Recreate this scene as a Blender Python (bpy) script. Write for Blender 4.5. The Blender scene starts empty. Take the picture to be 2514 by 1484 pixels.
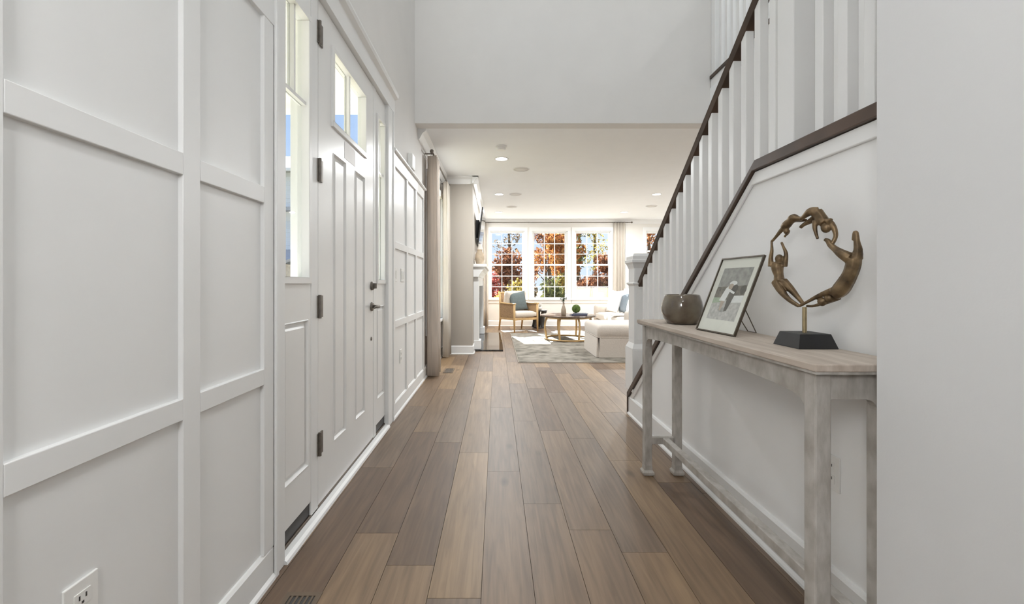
import bpy, bmesh, math, random
from mathutils import Vector, Matrix
random.seed(7)
S = bpy.context.scene
COL = S.collection
PI = math.pi

# ------------------------------------------------------------------ camera
CAM_H = 1.09
F_PX = 1053.0
VPX, VPY = 1220.0, 697.0
cd = bpy.data.cameras.new('camera'); cam = bpy.data.objects.new('camera', cd); COL.objects.link(cam)
cam.location = (0, 0, CAM_H); cam.rotation_euler = (PI/2, 0, 0)
cd.sensor_fit = 'HORIZONTAL'; cd.sensor_width = 36.0
cd.lens = F_PX/2514*36.0
cd.shift_x = (1257-VPX)/2514.0
cd.shift_y = -(742-VPY)/2514.0
cd.clip_start = 0.02; cd.clip_end = 300
S.camera = cam

# ------------------------------------------------------------------ world, sun, exposure
w = bpy.data.worlds.new('sky'); S.world = w; w.use_nodes = True
nt = w.node_tree; nt.nodes.clear()
out = nt.nodes.new('ShaderNodeOutputWorld'); bg = nt.nodes.new('ShaderNodeBackground')
tcw = nt.nodes.new('ShaderNodeTexCoord'); sep = nt.nodes.new('ShaderNodeSeparateXYZ'); rmp = nt.nodes.new('ShaderNodeValToRGB')
nt.links.new(tcw.outputs['Generated'], sep.inputs[0]); nt.links.new(sep.outputs[2], rmp.inputs[0])
ce = rmp.color_ramp.elements; ce[0].position = 0.0; ce[0].color = (0.70, 0.79, 0.93, 1); ce[1].position = 0.6; ce[1].color = (0.28, 0.46, 0.84, 1)
q = ce.new(0.16); q.color = (0.52, 0.67, 0.92, 1)
cl = nt.nodes.new('ShaderNodeTexNoise'); cl.inputs['Scale'].default_value = 3.5; cl.inputs['Detail'].default_value = 6; nt.links.new(tcw.outputs['Generated'], cl.inputs['Vector'])
clr = nt.nodes.new('ShaderNodeValToRGB'); clr.color_ramp.elements[0].position = 0.5; clr.color_ramp.elements[1].position = 0.72; nt.links.new(cl.outputs['Fac'], clr.inputs[0])
cm = nt.nodes.new('ShaderNodeMix'); cm.data_type = 'RGBA'; nt.links.new(clr.outputs[0], cm.inputs[0]); nt.links.new(rmp.outputs[0], cm.inputs[6]); cm.inputs[7].default_value = (0.88, 0.92, 0.98, 1)
nt.links.new(cm.outputs[2], bg.inputs[0]); nt.links.new(bg.outputs[0], out.inputs[0])
bg.inputs[1].default_value = 1.0
sd = bpy.data.lights.new('sun', 'SUN'); sd.energy = 32.0; sd.angle = math.radians(0.6); sd.color = (1.0, 0.98, 0.95)
sun = bpy.data.objects.new('sun', sd); COL.objects.link(sun); sun.location = (-3, 18, 14)
sun.rotation_euler = Vector((0.18, -1.0, -0.68)).to_track_quat('-Z', 'Y').to_euler()
vs = S.view_settings
S.display_settings.display_device = 'sRGB'
vs.view_transform = 'Standard'; vs.look = 'None'; vs.gamma = 1.0; vs.use_curve_mapping = False
vs.exposure = 0.3
S.cycles.use_denoising = True
S.cycles.max_bounces = 14; S.cycles.diffuse_bounces = 8; S.cycles.glossy_bounces = 4
S.cycles.transparent_max_bounces = 16
S.cycles.sample_clamp_indirect = 6.0
DOWN_W = 36.0      # a recessed lamp over the living area
FOYER_FILL_W = 7.5     # an added, unseen lamp in the high foyer ceiling
HALL_FILL_W = 3.0      # an added, unseen lamp in the hall ceiling
PEND_FILL_W = 230.0      # the globe lamp added behind the camera as fill light

# ------------------------------------------------------------------ materials
MATS = {}
def mat(name, col, rough=0.5, var=0.06, scale=8.0, stretch=(1, 1, 1), bump=0.0, metal=0.0, spec=0.5, col2=None,
        coords='Object', coat=0.0, sheen=0.0, trans=0.0, detail=4.0, bscale=None):
    if name in MATS: return MATS[name]
    m = bpy.data.materials.new(name); m.use_nodes = True; MATS[name] = m
    t = m.node_tree; p = t.nodes['Principled BSDF']; L = t.links.new
    tc = t.nodes.new('ShaderNodeTexCoord'); mp = t.nodes.new('ShaderNodeMapping'); mp.inputs['Scale'].default_value = stretch
    L(tc.outputs[coords], mp.inputs[0])
    nz = t.nodes.new('ShaderNodeTexNoise'); nz.inputs['Scale'].default_value = scale; nz.inputs['Detail'].default_value = detail
    L(mp.outputs[0], nz.inputs['Vector'])
    rp = t.nodes.new('ShaderNodeValToRGB')
    a = tuple(max(0, c*(1-var)) for c in col); b = col2 if col2 else tuple(min(1, c*(1+var)) for c in col)
    rp.color_ramp.elements[0].color = (*a, 1); rp.color_ramp.elements[1].color = (*b, 1)
    rp.color_ramp.elements[0].position = 0.3; rp.color_ramp.elements[1].position = 0.7
    L(nz.outputs['Fac'], rp.inputs[0]); L(rp.outputs[0], p.inputs['Base Color'])
    p.inputs['Roughness'].default_value = rough; p.inputs['Metallic'].default_value = metal
    p.inputs['Specular IOR Level'].default_value = spec
    if coat: p.inputs['Coat Weight'].default_value = coat; p.inputs['Coat Roughness'].default_value = 0.08
    if sheen: p.inputs['Sheen Weight'].default_value = sheen
    if bump:
        b_ = t.nodes.new('ShaderNodeBump'); b_.inputs['Strength'].default_value = bump; b_.inputs['Distance'].default_value = 0.01
        if bscale:
            n2 = t.nodes.new('ShaderNodeTexNoise'); n2.inputs['Scale'].default_value = bscale; L(mp.outputs[0], n2.inputs['Vector']); L(n2.outputs['Fac'], b_.inputs['Height'])
        else: L(nz.outputs['Fac'], b_.inputs['Height'])
        L(b_.outputs[0], p.inputs['Normal'])
    if trans:   # thin cloth or leaf that lets light through
        o = t.nodes['Material Output']; tr = t.nodes.new('ShaderNodeBsdfTranslucent'); mx = t.nodes.new('ShaderNodeMixShader')
        L(rp.outputs[0], tr.inputs[0]); mx.inputs[0].default_value = trans
        L(p.outputs[0], mx.inputs[1]); L(tr.outputs[0], mx.inputs[2]); L(mx.outputs[0], o.inputs[0])
    return m

def glass_mat():
    m = bpy.data.materials.new('clear_glass'); m.use_nodes = True; t = m.node_tree; t.nodes.clear(); L = t.links.new
    o = t.nodes.new('ShaderNodeOutputMaterial'); g = t.nodes.new('ShaderNodeBsdfGlossy'); tr = t.nodes.new('ShaderNodeBsdfTransparent')
    g.inputs['Roughness'].default_value = 0.02; tr.inputs[0].default_value = (0.97, 0.985, 0.98, 1)
    lw_ = t.nodes.new('ShaderNodeLayerWeight'); lw_.inputs[0].default_value = 0.5
    pw_ = t.nodes.new('ShaderNodeMath'); pw_.operation = 'POWER'; pw_.inputs[1].default_value = 5.0; L(lw_.outputs['Facing'], pw_.inputs[0])
    fr = t.nodes.new('ShaderNodeMath'); fr.operation = 'MULTIPLY_ADD'; fr.inputs[1].default_value = 0.25; fr.inputs[2].default_value = 0.025; L(pw_.outputs[0], fr.inputs[0])
    nz = t.nodes.new('ShaderNodeTexNoise'); nz.inputs['Scale'].default_value = 1.5
    bp = t.nodes.new('ShaderNodeBump'); bp.inputs['Strength'].default_value = 0.01; L(nz.outputs['Fac'], bp.inputs['Height']); L(bp.outputs[0], g.inputs['Normal'])
    mx = t.nodes.new('ShaderNodeMixShader'); L(fr.outputs[0], mx.inputs[0]); L(tr.outputs[0], mx.inputs[1]); L(g.outputs[0], mx.inputs[2]); L(mx.outputs[0], o.inputs[0])
    return m

def plank_mat():
    m = bpy.data.materials.new('oak_plank'); m.use_nodes = True; t = m.node_tree; p = t.nodes['Principled BSDF']; L = t.links.new
    oi = t.nodes.new('ShaderNodeObjectInfo'); geo = t.nodes.new('ShaderNodeNewGeometry')
    ad = t.nodes.new('ShaderNodeVectorMath'); ad.operation = 'ADD'
    mu = t.nodes.new('ShaderNodeVectorMath'); mu.operation = 'SCALE'; mu.inputs[3].default_value = 40.0
    cx = t.nodes.new('ShaderNodeCombineXYZ'); L(oi.outputs['Random'], cx.inputs[0]); L(oi.outputs['Random'], cx.inputs[1]); L(cx.outputs[0], mu.inputs[0])
    L(geo.outputs['Position'], ad.inputs[0]); L(mu.outputs[0], ad.inputs[1])
    mp = t.nodes.new('ShaderNodeMapping'); mp.inputs['Scale'].default_value = (26, 1.6, 1); L(ad.outputs[0], mp.inputs[0])
    g1 = t.nodes.new('ShaderNodeTexNoise'); g1.inputs['Scale'].default_value = 1.6; g1.inputs['Detail'].default_value = 6; g1.inputs['Distortion'].default_value = 0.7; L(mp.outputs[0], g1.inputs['Vector'])
    r1 = t.nodes.new('ShaderNodeValToRGB'); r1.color_ramp.elements[0].position = 0.32; r1.color_ramp.elements[1].position = 0.72
    r1.color_ramp.elements[0].color = (0.68, 0.64, 0.60, 1); r1.color_ramp.elements[1].color = (1.08, 1.06, 1.03, 1); L(g1.outputs['Fac'], r1.inputs[0])
    mp2 = t.nodes.new('ShaderNodeMapping'); mp2.inputs['Scale'].default_value = (5, 1.3, 1); L(ad.outputs[0], mp2.inputs[0])
    g2 = t.nodes.new('ShaderNodeTexNoise'); g2.inputs['Scale'].default_value = 1.3; g2.inputs['Detail'].default_value = 3; L(mp2.outputs[0], g2.inputs['Vector'])
    r2 = t.nodes.new('ShaderNodeValToRGB'); r2.color_ramp.elements[0].position = 0.3; r2.color_ramp.elements[1].position = 0.7
    r2.color_ramp.elements[0].color = (0.84, 0.83, 0.83, 1); r2.color_ramp.elements[1].color = (1.08, 1.06, 1.02, 1); L(g2.outputs['Fac'], r2.inputs[0])
    mp3 = t.nodes.new('ShaderNodeMapping'); mp3.inputs['Scale'].default_value = (4.2, 1.9, 0.001); L(ad.outputs[0], mp3.inputs[0])
    v = t.nodes.new('ShaderNodeTexVoronoi'); v.inputs['Scale'].default_value = 1.0; L(mp3.outputs[0], v.inputs['Vector'])
    r3 = t.nodes.new('ShaderNodeValToRGB'); r3.color_ramp.elements[0].position = 0.02; r3.color_ramp.elements[1].position = 0.13
    r3.color_ramp.elements[0].color = (0.42, 0.38, 0.34, 1); r3.color_ramp.elements[1].color = (1, 1, 1, 1); L(v.outputs['Distance'], r3.inputs[0])
    def mul(a, b):
        x = t.nodes.new('ShaderNodeMix'); x.data_type = 'RGBA'; x.blend_type = 'MULTIPLY'; x.inputs[0].default_value = 1.0
        L(a, x.inputs[6]); L(b, x.inputs[7]); return x.outputs[2]
    c = mul(mul(mul(oi.outputs['Color'], r1.outputs[0]), r2.outputs[0]), r3.outputs[0])
    L(c, p.inputs['Base Color']); p.inputs['Roughness'].default_value = 0.50; p.inputs['Specular IOR Level'].default_value = 0.6
    p.inputs['Coat Weight'].default_value = 0.15; p.inputs['Coat Roughness'].default_value = 0.38
    b = t.nodes.new('ShaderNodeBump'); b.inputs['Strength'].default_value = 0.08; b.inputs['Distance'].default_value = 0.002; L(g1.outputs['Fac'], b.inputs['Height']); L(b.outputs[0], p.inputs['Normal'])
    return m

def foliage_mat(name, c1, c2, c3):
    m = bpy.data.materials.new(name); m.use_nodes = True; t = m.node_tree; p = t.nodes['Principled BSDF']; L = t.links.new
    g = t.nodes.new('ShaderNodeNewGeometry'); r = t.nodes.new('ShaderNodeValToRGB')
    e = r.color_ramp.elements; e[0].color = (*c1, 1); e[1].color = (*c3, 1); q = e.new(0.5); q.color = (*c2, 1)
    L(g.outputs['Random Per Island'], r.inputs[0]); L(r.outputs[0], p.inputs['Base Color']); p.inputs['Roughness'].default_value = 0.7
    p.inputs['Specular IOR Level'].default_value = 0.1
    tr = t.nodes.new('ShaderNodeBsdfTranslucent'); mx = t.nodes.new('ShaderNodeMixShader'); mx.inputs[0].default_value = 0.35
    L(r.outputs[0], tr.inputs[0]); L(p.outputs[0], mx.inputs[1]); L(tr.outputs[0], mx.inputs[2]); L(mx.outputs[0], t.nodes['Material Output'].inputs[0])
    return m

def lamp_mat():
    m = bpy.data.materials.new('lit_lens'); m.use_nodes = True; t = m.node_tree; t.nodes.clear()
    o = t.nodes.new('ShaderNodeOutputMaterial'); e = t.nodes.new('ShaderNodeEmission'); e.inputs[0].default_value = (1, 0.96, 0.9, 1); e.inputs[1].default_value = 6.0
    t.links.new(e.outputs[0], o.inputs[0]); return m

WHITE = mat('white_trim_paint', (0.80, 0.805, 0.80), 0.38, 0.015, 3, bump=0.01)
DOORW = mat('white_door_paint', (0.80, 0.80, 0.79), 0.30, 0.015, 3, bump=0.01)
WALL = mat('greige_wall_paint', (0.70, 0.69, 0.675), 0.75, 0.015, 4, bump=0.02, bscale=180)
RWALL = mat('pale_grey_wall_paint', (0.86, 0.865, 0.865), 0.75, 0.015, 4, bump=0.02, bscale=180)
CEIL = mat('ceiling_paint', (0.85, 0.865, 0.875), 0.85, 0.01, 4, bump=0.02, bscale=150)
STAIN = mat('dark_walnut_stain', (0.060, 0.036, 0.024), 0.42, 0.35, 6, (1, 1, 1), bump=0.05)
GREYWOOD = mat('weathered_grey_wood', (0.40, 0.37, 0.33), 0.72, 0.15, 14, (3, 1.5, 1), bump=0.25, col2=(0.52, 0.50, 0.47), detail=8)
TOPWOOD = mat('weathered_tan_top', (0.50, 0.42, 0.35), 0.6, 0.16, 5, (10, 1, 4), bump=0.2, col2=(0.58, 0.51, 0.44), detail=8)
BRONZE = mat('aged_bronze', (0.12, 0.080, 0.045), 0.42, 0.45, 28, bump=0.35, metal=0.6, col2=(0.27, 0.185, 0.10))
BRASS = mat('brushed_brass', (0.42, 0.34, 0.20), 0.32, 0.15, 30, metal=0.9)
BLACKB = mat('matt_black_base', (0.012, 0.012, 0.013), 0.5, 0.2, 20)
NICKEL = mat('dark_nickel', (0.17, 0.15, 0.13), 0.42, 0.2, 40, metal=0.5)
GLASS = glass_mat(); PLANK = plank_mat(); LENS = lamp_mat()
LINEN = mat('linen_curtain', (0.74, 0.67, 0.60), 0.9, 0.10, 60, (1, 1, 0.05), bump=0.15, trans=0.28)
SHEER = mat('cream_drape', (0.74, 0.69, 0.62), 0.9, 0.08, 60, (1, 1, 0.05), bump=0.1, trans=0.35)
SOFA = mat('cream_upholstery', (0.60, 0.54, 0.475), 0.95, 0.05, 60, bump=0.2, sheen=0.2)
OAK = mat('honey_oak', (0.52, 0.34, 0.15), 0.5, 0.22, 8, (1, 1, 0.2), bump=0.08)
CANE = mat('woven_cane', (0.36, 0.23, 0.12), 0.7, 0.35, 70, bump=0.5)
DARKTOP = mat('dark_brown_tabletop', (0.10, 0.065, 0.042), 0.22, 0.3, 6, (4, 1, 1), bump=0.03)
BLACKW = mat('black_lacquer', (0.02, 0.018, 0.017), 0.35, 0.2, 10)
STONE = mat('polished_black_granite', (0.02, 0.02, 0.021), 0.06, 0.5, 60, spec=0.7)
TEAL = mat('grey_green_cushion_cloth', (0.12, 0.145, 0.145), 0.95, 0.15, 70, bump=0.3)
CWHITE = mat('white_cushion_cloth', (0.86, 0.85, 0.83), 0.95, 0.04, 50, bump=0.2)
MORTAR = mat('dark_subfloor', (0.09, 0.065, 0.045), 0.9, 0.2, 10)
PLASTIC = mat('white_plastic', (0.82, 0.82, 0.80), 0.35, 0.01, 5)
SOCKET = mat('dark_socket', (0.05, 0.05, 0.05), 0.5, 0.1, 5)

# ------------------------------------------------------------------ mesh helpers
WL = {}
class MB:
    def __init__(s): s.v = []; s.f = []; s.mi = []; s.cur = 0
    def add(s, vs_, fs):
        o = len(s.v); s.v += [Vector(v) for v in vs_]
        for f in fs: s.f.append([i+o for i in f]); s.mi.append(s.cur)
        return s
    def box(s, x0, x1, y0, y1, z0, z1):
        v = [(x0,y0,z0),(x1,y0,z0),(x1,y1,z0),(x0,y1,z0),(x0,y0,z1),(x1,y0,z1),(x1,y1,z1),(x0,y1,z1)]
        return s.add(v, [(0,3,2,1),(4,5,6,7),(0,1,5,4),(1,2,6,5),(2,3,7,6),(3,0,4,7)])
    def prism(s, pts, a0, a1, axis='X'):
        # pts: 2D polygon in the plane across the axis; X->(y,z), Y->(x,z), Z->(x,y)
        def P(p, a):
            return (a, p[0], p[1]) if axis == 'X' else ((p[0], a, p[1]) if axis == 'Y' else (p[0], p[1], a))
        n = len(pts); v = [P(p, a0) for p in pts]+[P(p, a1) for p in pts]
        fs = [tuple(range(n))[::-1], tuple(range(n, 2*n))]+[(i, (i+1) % n, n+(i+1) % n, n+i) for i in range(n)]
        return s.add(v, fs)
    def loft(s, rings, cap=True, closed=True):
        n = len(rings[0]); v = [p for r in rings for p in r]; fs = []
        for k in range(len(rings)-1):
            for i in range(n if closed else n-1):
                j = (i+1) % n; fs.append((k*n+i, k*n+j, (k+1)*n+j, (k+1)*n+i))
        if cap: fs += [tuple(range(n))[::-1], tuple(range((len(rings)-1)*n, len(rings)*n))]
        return s.add(v, fs)
    def lathe(s, prof, c, n=24, cap=True):
        return s.loft([[(c[0]+r*math.cos(2*PI*i/n), c[1]+r*math.sin(2*PI*i/n), c[2]+z) for i in range(n)] for r, z in prof], cap)
    def tube(s, pts, rad, n=8, closed=False, flat=1.0):
        pts = [Vector(p) for p in pts]; m = len(pts)
        if not hasattr(rad, '__len__'): rad = [rad]*m
        rings = []; up = None
        for i, p in enumerate(pts):
            a = pts[(i-1) % m] if (closed or i > 0) else p; b = pts[(i+1) % m] if (closed or i < m-1) else p
            t = (b-a).normalized()
            if up is None:
                up = Vector((0, 0, 1)) if abs(t.z) < 0.9 else Vector((0, 1, 0))
            u = (up-t*up.dot(t)).normalized(); up = u; q = t.cross(u)
            rings.append([p+(u*math.cos(2*PI*k/n)*flat+q*math.sin(2*PI*k/n))*rad[i] for k in range(n)])
        if closed:
            rings.append(rings[0]); return s.loft(rings, cap=False)
        return s.loft(rings)
    def sphere(s, c, r, n=12, sx=1, sy=1, sz=1):
        m = max(6, n//2)
        return s.lathe_scaled([(max(1e-4, math.sin(PI*k/m))*r, -math.cos(PI*k/m)*r*sz) for k in range(m+1)], c, n, sx, sy)
    def lathe_scaled(s, prof, c, n, sx, sy):
        return s.loft([[(c[0]+r*sx*math.cos(2*PI*i/n), c[1]+r*sy*math.sin(2*PI*i/n), c[2]+z) for i in range(n)] for r, z in prof])
    def xf(s, M):
        s.v = [M @ v for v in s.v]; return s
    def build(s, name, m, parent=None, smooth=False, bevel=0, seg=2):
        c = Vector((0, 0, 0))
        if s.v:
            lo = Vector([min(v[i] for v in s.v) for i in range(3)]); hi = Vector([max(v[i] for v in s.v) for i in range(3)])
            c = Vector(((lo.x+hi.x)/2, (lo.y+hi.y)/2, lo.z))
        me = bpy.data.meshes.new(name); me.from_pydata([tuple(v-c) for v in s.v], [], s.f)
        ms = m if isinstance(m, (list, tuple)) else [m]
        for k in ms: me.materials.append(k)
        if len(ms) > 1: me.polygons.foreach_set('material_index', s.mi)
        bm = bmesh.new(); bm.from_mesh(me); bmesh.ops.remove_doubles(bm, verts=bm.verts, dist=1e-6)
        bmesh.ops.recalc_face_normals(bm, faces=bm.faces); bm.to_mesh(me); bm.free()
        if smooth: me.polygons.foreach_set('use_smooth', [True]*len(me.polygons))
        me.update()
        o = bpy.data.objects.new(name, me); COL.objects.link(o)
        WL[o] = c
        if parent: o.parent = parent; o.location = c-WL[parent]
        else: o.location = c
        if bevel:
            b = o.modifiers.new('bevel', 'BEVEL'); b.width = bevel; b.segments = seg; b.limit_method = 'ANGLE'; b.angle_limit = math.radians(40)
        return o

def tag(o, label, cat, group=None, kind=None):
    o['label'] = label; o['category'] = cat
    if group: o['group'] = group
    if kind: o['kind'] = kind
    return o
def thing(name, label, cat, loc=(0, 0, 0), group=None, kind=None):
    o = bpy.data.objects.new(name, None); COL.objects.link(o); o.location = loc; o.empty_display_size = 0.1
    WL[o] = Vector(loc); return tag(o, label, cat, group, kind)
def bx(name, m, parent, x0, x1, y0, y1, z0, z1, bevel=0.0, **k):
    return MB().box(x0, x1, y0, y1, z0, z1).build(name, m, parent, bevel=bevel, **k)
def copy_tree(o, parent=None):
    c = o.copy(); COL.objects.link(c); c.parent = parent; WL[c] = WL[o].copy()
    for ch in list(o.children): copy_tree(ch, c)
    return c
def move(o, d): o.location = Vector(o.location)+Vector(d); WL[o] = WL[o]+Vector(d)
def crom(pts, n=6):
    # smooth curve through points (and any extra values carried along)
    P = [list(p) for p in pts]; P = [P[0]]+P+[P[-1]]; r = []
    for i in range(1, len(P)-2):
        for k in range(n):
            t = k/n
            r.append([0.5*((2*b)+(-a+c)*t+(2*a-5*b+4*c-d)*t*t+(-a+3*b-3*c+d)*t**3) for a, b, c, d in zip(P[i-1], P[i], P[i+1], P[i+2])])
    r.append(P[-2]); return r

XL, XR = -0.844, 1.12          # hall wall faces
YH, YF = 4.41, 11.04           # header wall, far wall
ZC, Z2, ZT = 2.74, 3.10, 5.50  # ceiling, upper floor, foyer ceiling
XE = 4.8                       # far right wall of the living area

# ------------------------------------------------------------------ floor
fl = thing('floor', 'wide brown oak plank floor', 'floor', (0, 0, 0), kind='structure')
MB().box(XL-0.15, XE, -3.0, YF, -0.10, -0.016).build('subfloor', MORTAR, fl)
PW, PL = 0.187, 1.28
joints = {0: 2.49, 1: 2.122, 2: 1.897, 3: 1.739, -1: 1.485, -2: 1.66, -3: 1.873, -4: 2.54, 5: 2.35, 4: 2.64}
DK = (0.150, 0.098, 0.061); MD = (0.218, 0.150, 0.096); TN = (0.295, 0.203, 0.118); WM = (0.255, 0.175, 0.106); GY = (0.190, 0.136, 0.094)
fixed = {(-1, 0): TN, (-3, -1): WM, (-4, -1): DK, (-4, 0): GY, (-2, 0): DK, (-2, -1): WM, (-3, 0): DK, (5, -1): DK, (5, 0): MD,
         (4, 0): WM, (4, -1): WM, (3, -1): WM, (3, 0): GY, (2, -1): MD, (2, 0): MD, (0, -1): MD, (0, 0): GY, (1, -1): MD, (1, 0): GY, (-1, -1): GY, (-5, -1): DK}
rp = random.Random(3)
npl = 0
for k in range(-5, 27):
    x0 = -0.055+PW*k; x1 = x0+PW
    x0 = max(x0, XL-0.06); x1 = min(x1, XE)
    if x1-x0 < 0.01: continue
    j0 = joints.get(k, rp.uniform(1.5, 2.7))
    for r in range(-3, 9):
        y0 = j0+r*PL; y1 = y0+PL
        y0 = max(y0, -0.6 if k < 6 else 1.05); y1 = min(y1, YF)
        if y1-y0 < 0.03: continue
        c = fixed.get((k, r), rp.choice([DK, MD, MD, WM, GY, TN, GY]))
        g = 0.0009
        o = MB().box(x0+g, x1-g, y0+g, y1-g, -0.016, 0.0).build('plank', PLANK, fl)
        o.color = (*c, 1); npl += 1

# ------------------------------------------------------------------ room shell
def struct(name, mb, m, label, cat, **k):
    o = mb.build(name, m, **k); tag(o, label, cat, kind='structure'); return o
TH = 0.15
DY0, DY1, DZ1 = 1.655, 3.262, 2.455     # rough opening of the entrance unit
LW = (5.15, 6.50, 0.58, 2.36)           # window beside the chimney breast
UW = (1.75, 3.15, 3.55, 5.0)            # unseen upper foyer window, added to let daylight in
wl = MB()
def wl_box(y0, y1, z0, z1): wl.box(XL-TH, XL, y0, y1, z0, z1)
wl_box(-3, DY0, 0, ZT); wl_box(DY1, LW[0], 0, ZT); wl_box(LW[1], YF, 0, ZT)
wl_box(DY0, DY1, DZ1, UW[2]); wl_box(DY0, DY1, UW[3], ZT); wl_box(DY0, UW[0], UW[2], UW[3]); wl_box(UW[1], DY1, UW[2], UW[3])
wl_box(LW[0], LW[1], 0, LW[2]); wl_box(LW[0], LW[1], LW[3], ZT)
wall_left = struct('wall_left', wl, WALL, 'long greige entrance wall holding the front door', 'wall')

FW = [(-0.185, 0.705), (0.915, 1.815), (2.005, 2.94)]   # the three tall far windows (X ranges of the opening)
FZ0, FZ1 = 0.70, 2.45
F2 = (3.84, 4.56, 1.42, 2.45)
wf = MB(); xs = [XL]
for a, b in FW: xs += [a, b]
xs += [F2[0], F2[1], XE]
for i in range(0, len(xs), 2): wf.box(xs[i], xs[i+1], YF, YF+TH, 0, ZC)
for a, b in FW: wf.box(a, b, YF, YF+TH, 0, FZ0); wf.box(a, b, YF, YF+TH, FZ1, ZC)
wf.box(F2[0], F2[1], YF, YF+TH, 0, F2[2]); wf.box(F2[0], F2[1], YF, YF+TH, F2[3], ZC)
struct('wall_far', wf, mat('cream_living_wall', (0.75, 0.73, 0.69), 0.75, 0.015, 4, bump=0.02, bscale=180), 'cream living room wall around the tall windows', 'wall')
struct('wall_header', MB().box(XL, XE, YH, YH+TH, ZC, ZT), WALL, 'tall greige wall above the wide opening', 'wall')
struct('wall_stair', MB().box(2.19, 2.31, 0.95, 4.0, 0, Z2), RWALL, 'wall on the far side of the stair flight', 'wall')
struct('wall_right', MB().prism([(1.05, 0), (3.60, 0), (3.60, 0.145), (1.839, 1.575), (1.05, 1.575)], XR, XR+0.13, 'X'), RWALL,
       'pale grey wall under the stairs behind the console table', 'wall')
struct('wall_near', MB().box(0.93, 2.31, 0.93, 1.05, 0, ZT).box(0.93, 1.05, -3, 0.93, 0, ZT), mat('near_wall_paint', (0.68, 0.685, 0.69), 0.8, 0.01, 4, bump=0.02, bscale=180),
       'plain pale wall hiding the end of the console table', 'wall')
struct('wall_end', MB().box(XL, 0.93, -3.15, -3.0, 0, ZC), WALL, 'hall end wall', 'wall')
struct('wall_living', MB().box(XE, XE+TH, 0.95, YF, 0, ZT), RWALL, 'right hand wall of the living room', 'wall')
struct('wall_loft', MB().box(2.31, XE, 0.93, 1.05, 0, ZT), RWALL, 'wall closing the upper landing', 'wall')
struct('ceiling', MB().box(XL, XE, YH+TH, YF, ZC, ZC+0.12), CEIL, 'white living room ceiling with recessed lamps', 'ceiling')
struct('ceiling_stair', MB().box(2.19, XE, 4.0, YH, ZC, Z2).box(2.31, XE, 1.05, 4.0, ZC, Z2), CEIL, 'floor of the upper landing beside the stairs', 'ceiling')
struct('ceiling_foyer', MB().box(XL, XE, 0.93, YH+TH, ZT, ZT+0.1), CEIL, 'high white ceiling over the entrance', 'ceiling')
struct('ceiling_hall', MB().box(XL, 0.93, -3, 0.5, ZC, ZC+0.1).box(XL, 0.93, 0.5, 0.93, ZC, ZT+0.1), CEIL, 'hall ceiling', 'ceiling')

# panelling (board and batten) on the entrance wall
def wains(ys, ye, stiles, first_open=False):
    X1 = XL+0.004; X2 = XL+0.018
    sw = 0.065
    cuts = [ys]+[c for s_ in stiles for c in (s_-sw/2, s_+sw/2)]+[ye]
    zr = [0.12, 0.73, 0.787, 1.377, 1.435, 2.045]
    for i in range(0, len(cuts), 2):
        if cuts[i+1]-cuts[i] < 0.02: continue
        for z0, z1 in ((0.12, 0.73), (0.787, 1.377), (1.435, 2.045)):
            bx('panel', WHITE, wall_left, XL, X1, cuts[i], cuts[i+1], z0, z1)
        for z0, z1 in ((0.73, 0.787), (1.377, 1.435)):
            bx('rail', WHITE, wall_left, XL, X2, cuts[i], cuts[i+1], z0, z1, bevel=0.002)
    for s_ in stiles: bx('stile', WHITE, wall_left, XL, X2, s_-sw/2, s_+sw/2, 0.12, 2.045, bevel=0.002)
    bx('top_rail', WHITE, wall_left, XL, X2+0.002, ys, ye, 2.045, 2.15, bevel=0.002)
    MB().prism([(XL, 2.15), (XL+0.035, 2.15), (XL+0.042, 2.158), (XL+0.042, 2.168), (XL+0.035, 2.175), (XL, 2.175)], ys, ye+0.01, 'Y').build('cap_rail', WHITE, wall_left)
wains(-1.2, 1.588, [-0.745, -0.268, 0.209, 0.686, 1.1625, 1.5555])
wains(3.41, 4.90, [3.455, 3.965, 4.40, 4.86])
def baseboard(name, label, parts):
    b = MB()
    for (axis, a0, a1, base, sgn, h) in parts:
        pr = [(base, 0), (base+sgn*0.028, 0), (base+sgn*0.026, 0.010), (base+sgn*0.019, 0.018), (base+sgn*0.017, 0.02), (base+sgn*0.017, h-0.012), (base+sgn*0.010, h-0.002), (base, h)]
        b.prism(pr, a0, a1, axis)
    o = b.build(name, WHITE); tag(o, label, 'baseboard', kind='structure'); return o
baseboard('baseboard_left', 'white baseboard under the panelled entrance wall', [('Y', -1.2, 1.588, XL, 1, 0.125), ('Y', 3.41, LW[1]+0.22, XL, 1, 0.125)])
baseboard('baseboard_right', 'white baseboard behind the console table', [('Y', 1.05, 3.60, XR, -1, 0.15)])
baseboard('baseboard_far', 'white baseboard below the tall windows', [('X', XL, XE, YF, -1, 0.14)])

# ------------------------------------------------------------------ entrance: casing, door, sidelights
tr = thing('trim_1', 'white casing and mullions framing the front door', 'door casing', (XL, 2.45, 0), kind='structure')
bx('casing', WHITE, tr, XL-0.10, XL+0.022, 1.588, 1.665, 0, 2.45, bevel=0.003)
bx('casing', WHITE, tr, XL-0.10, XL+0.022, 3.255, 3.41, 0, 2.45, bevel=0.003)
bx('casing_bead', WHITE, tr, XL, XL+0.030, 3.385, 3.41, 0, 2.45, bevel=0.003)
bx('casing_bead', WHITE, tr, XL, XL+0.030, 1.588, 1.606, 0, 2.45, bevel=0.003)
MB().prism([(XL-0.10, 2.45), (XL+0.024, 2.45), (XL+0.024, 2.56), (XL+0.05, 2.575), (XL+0.058, 2.592), (XL+0.058, 2.605), (XL, 2.605), (XL-0.10, 2.5)], 1.555, 3.45, 'Y').build('head_casing', WHITE, tr, bevel=0.002)
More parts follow.
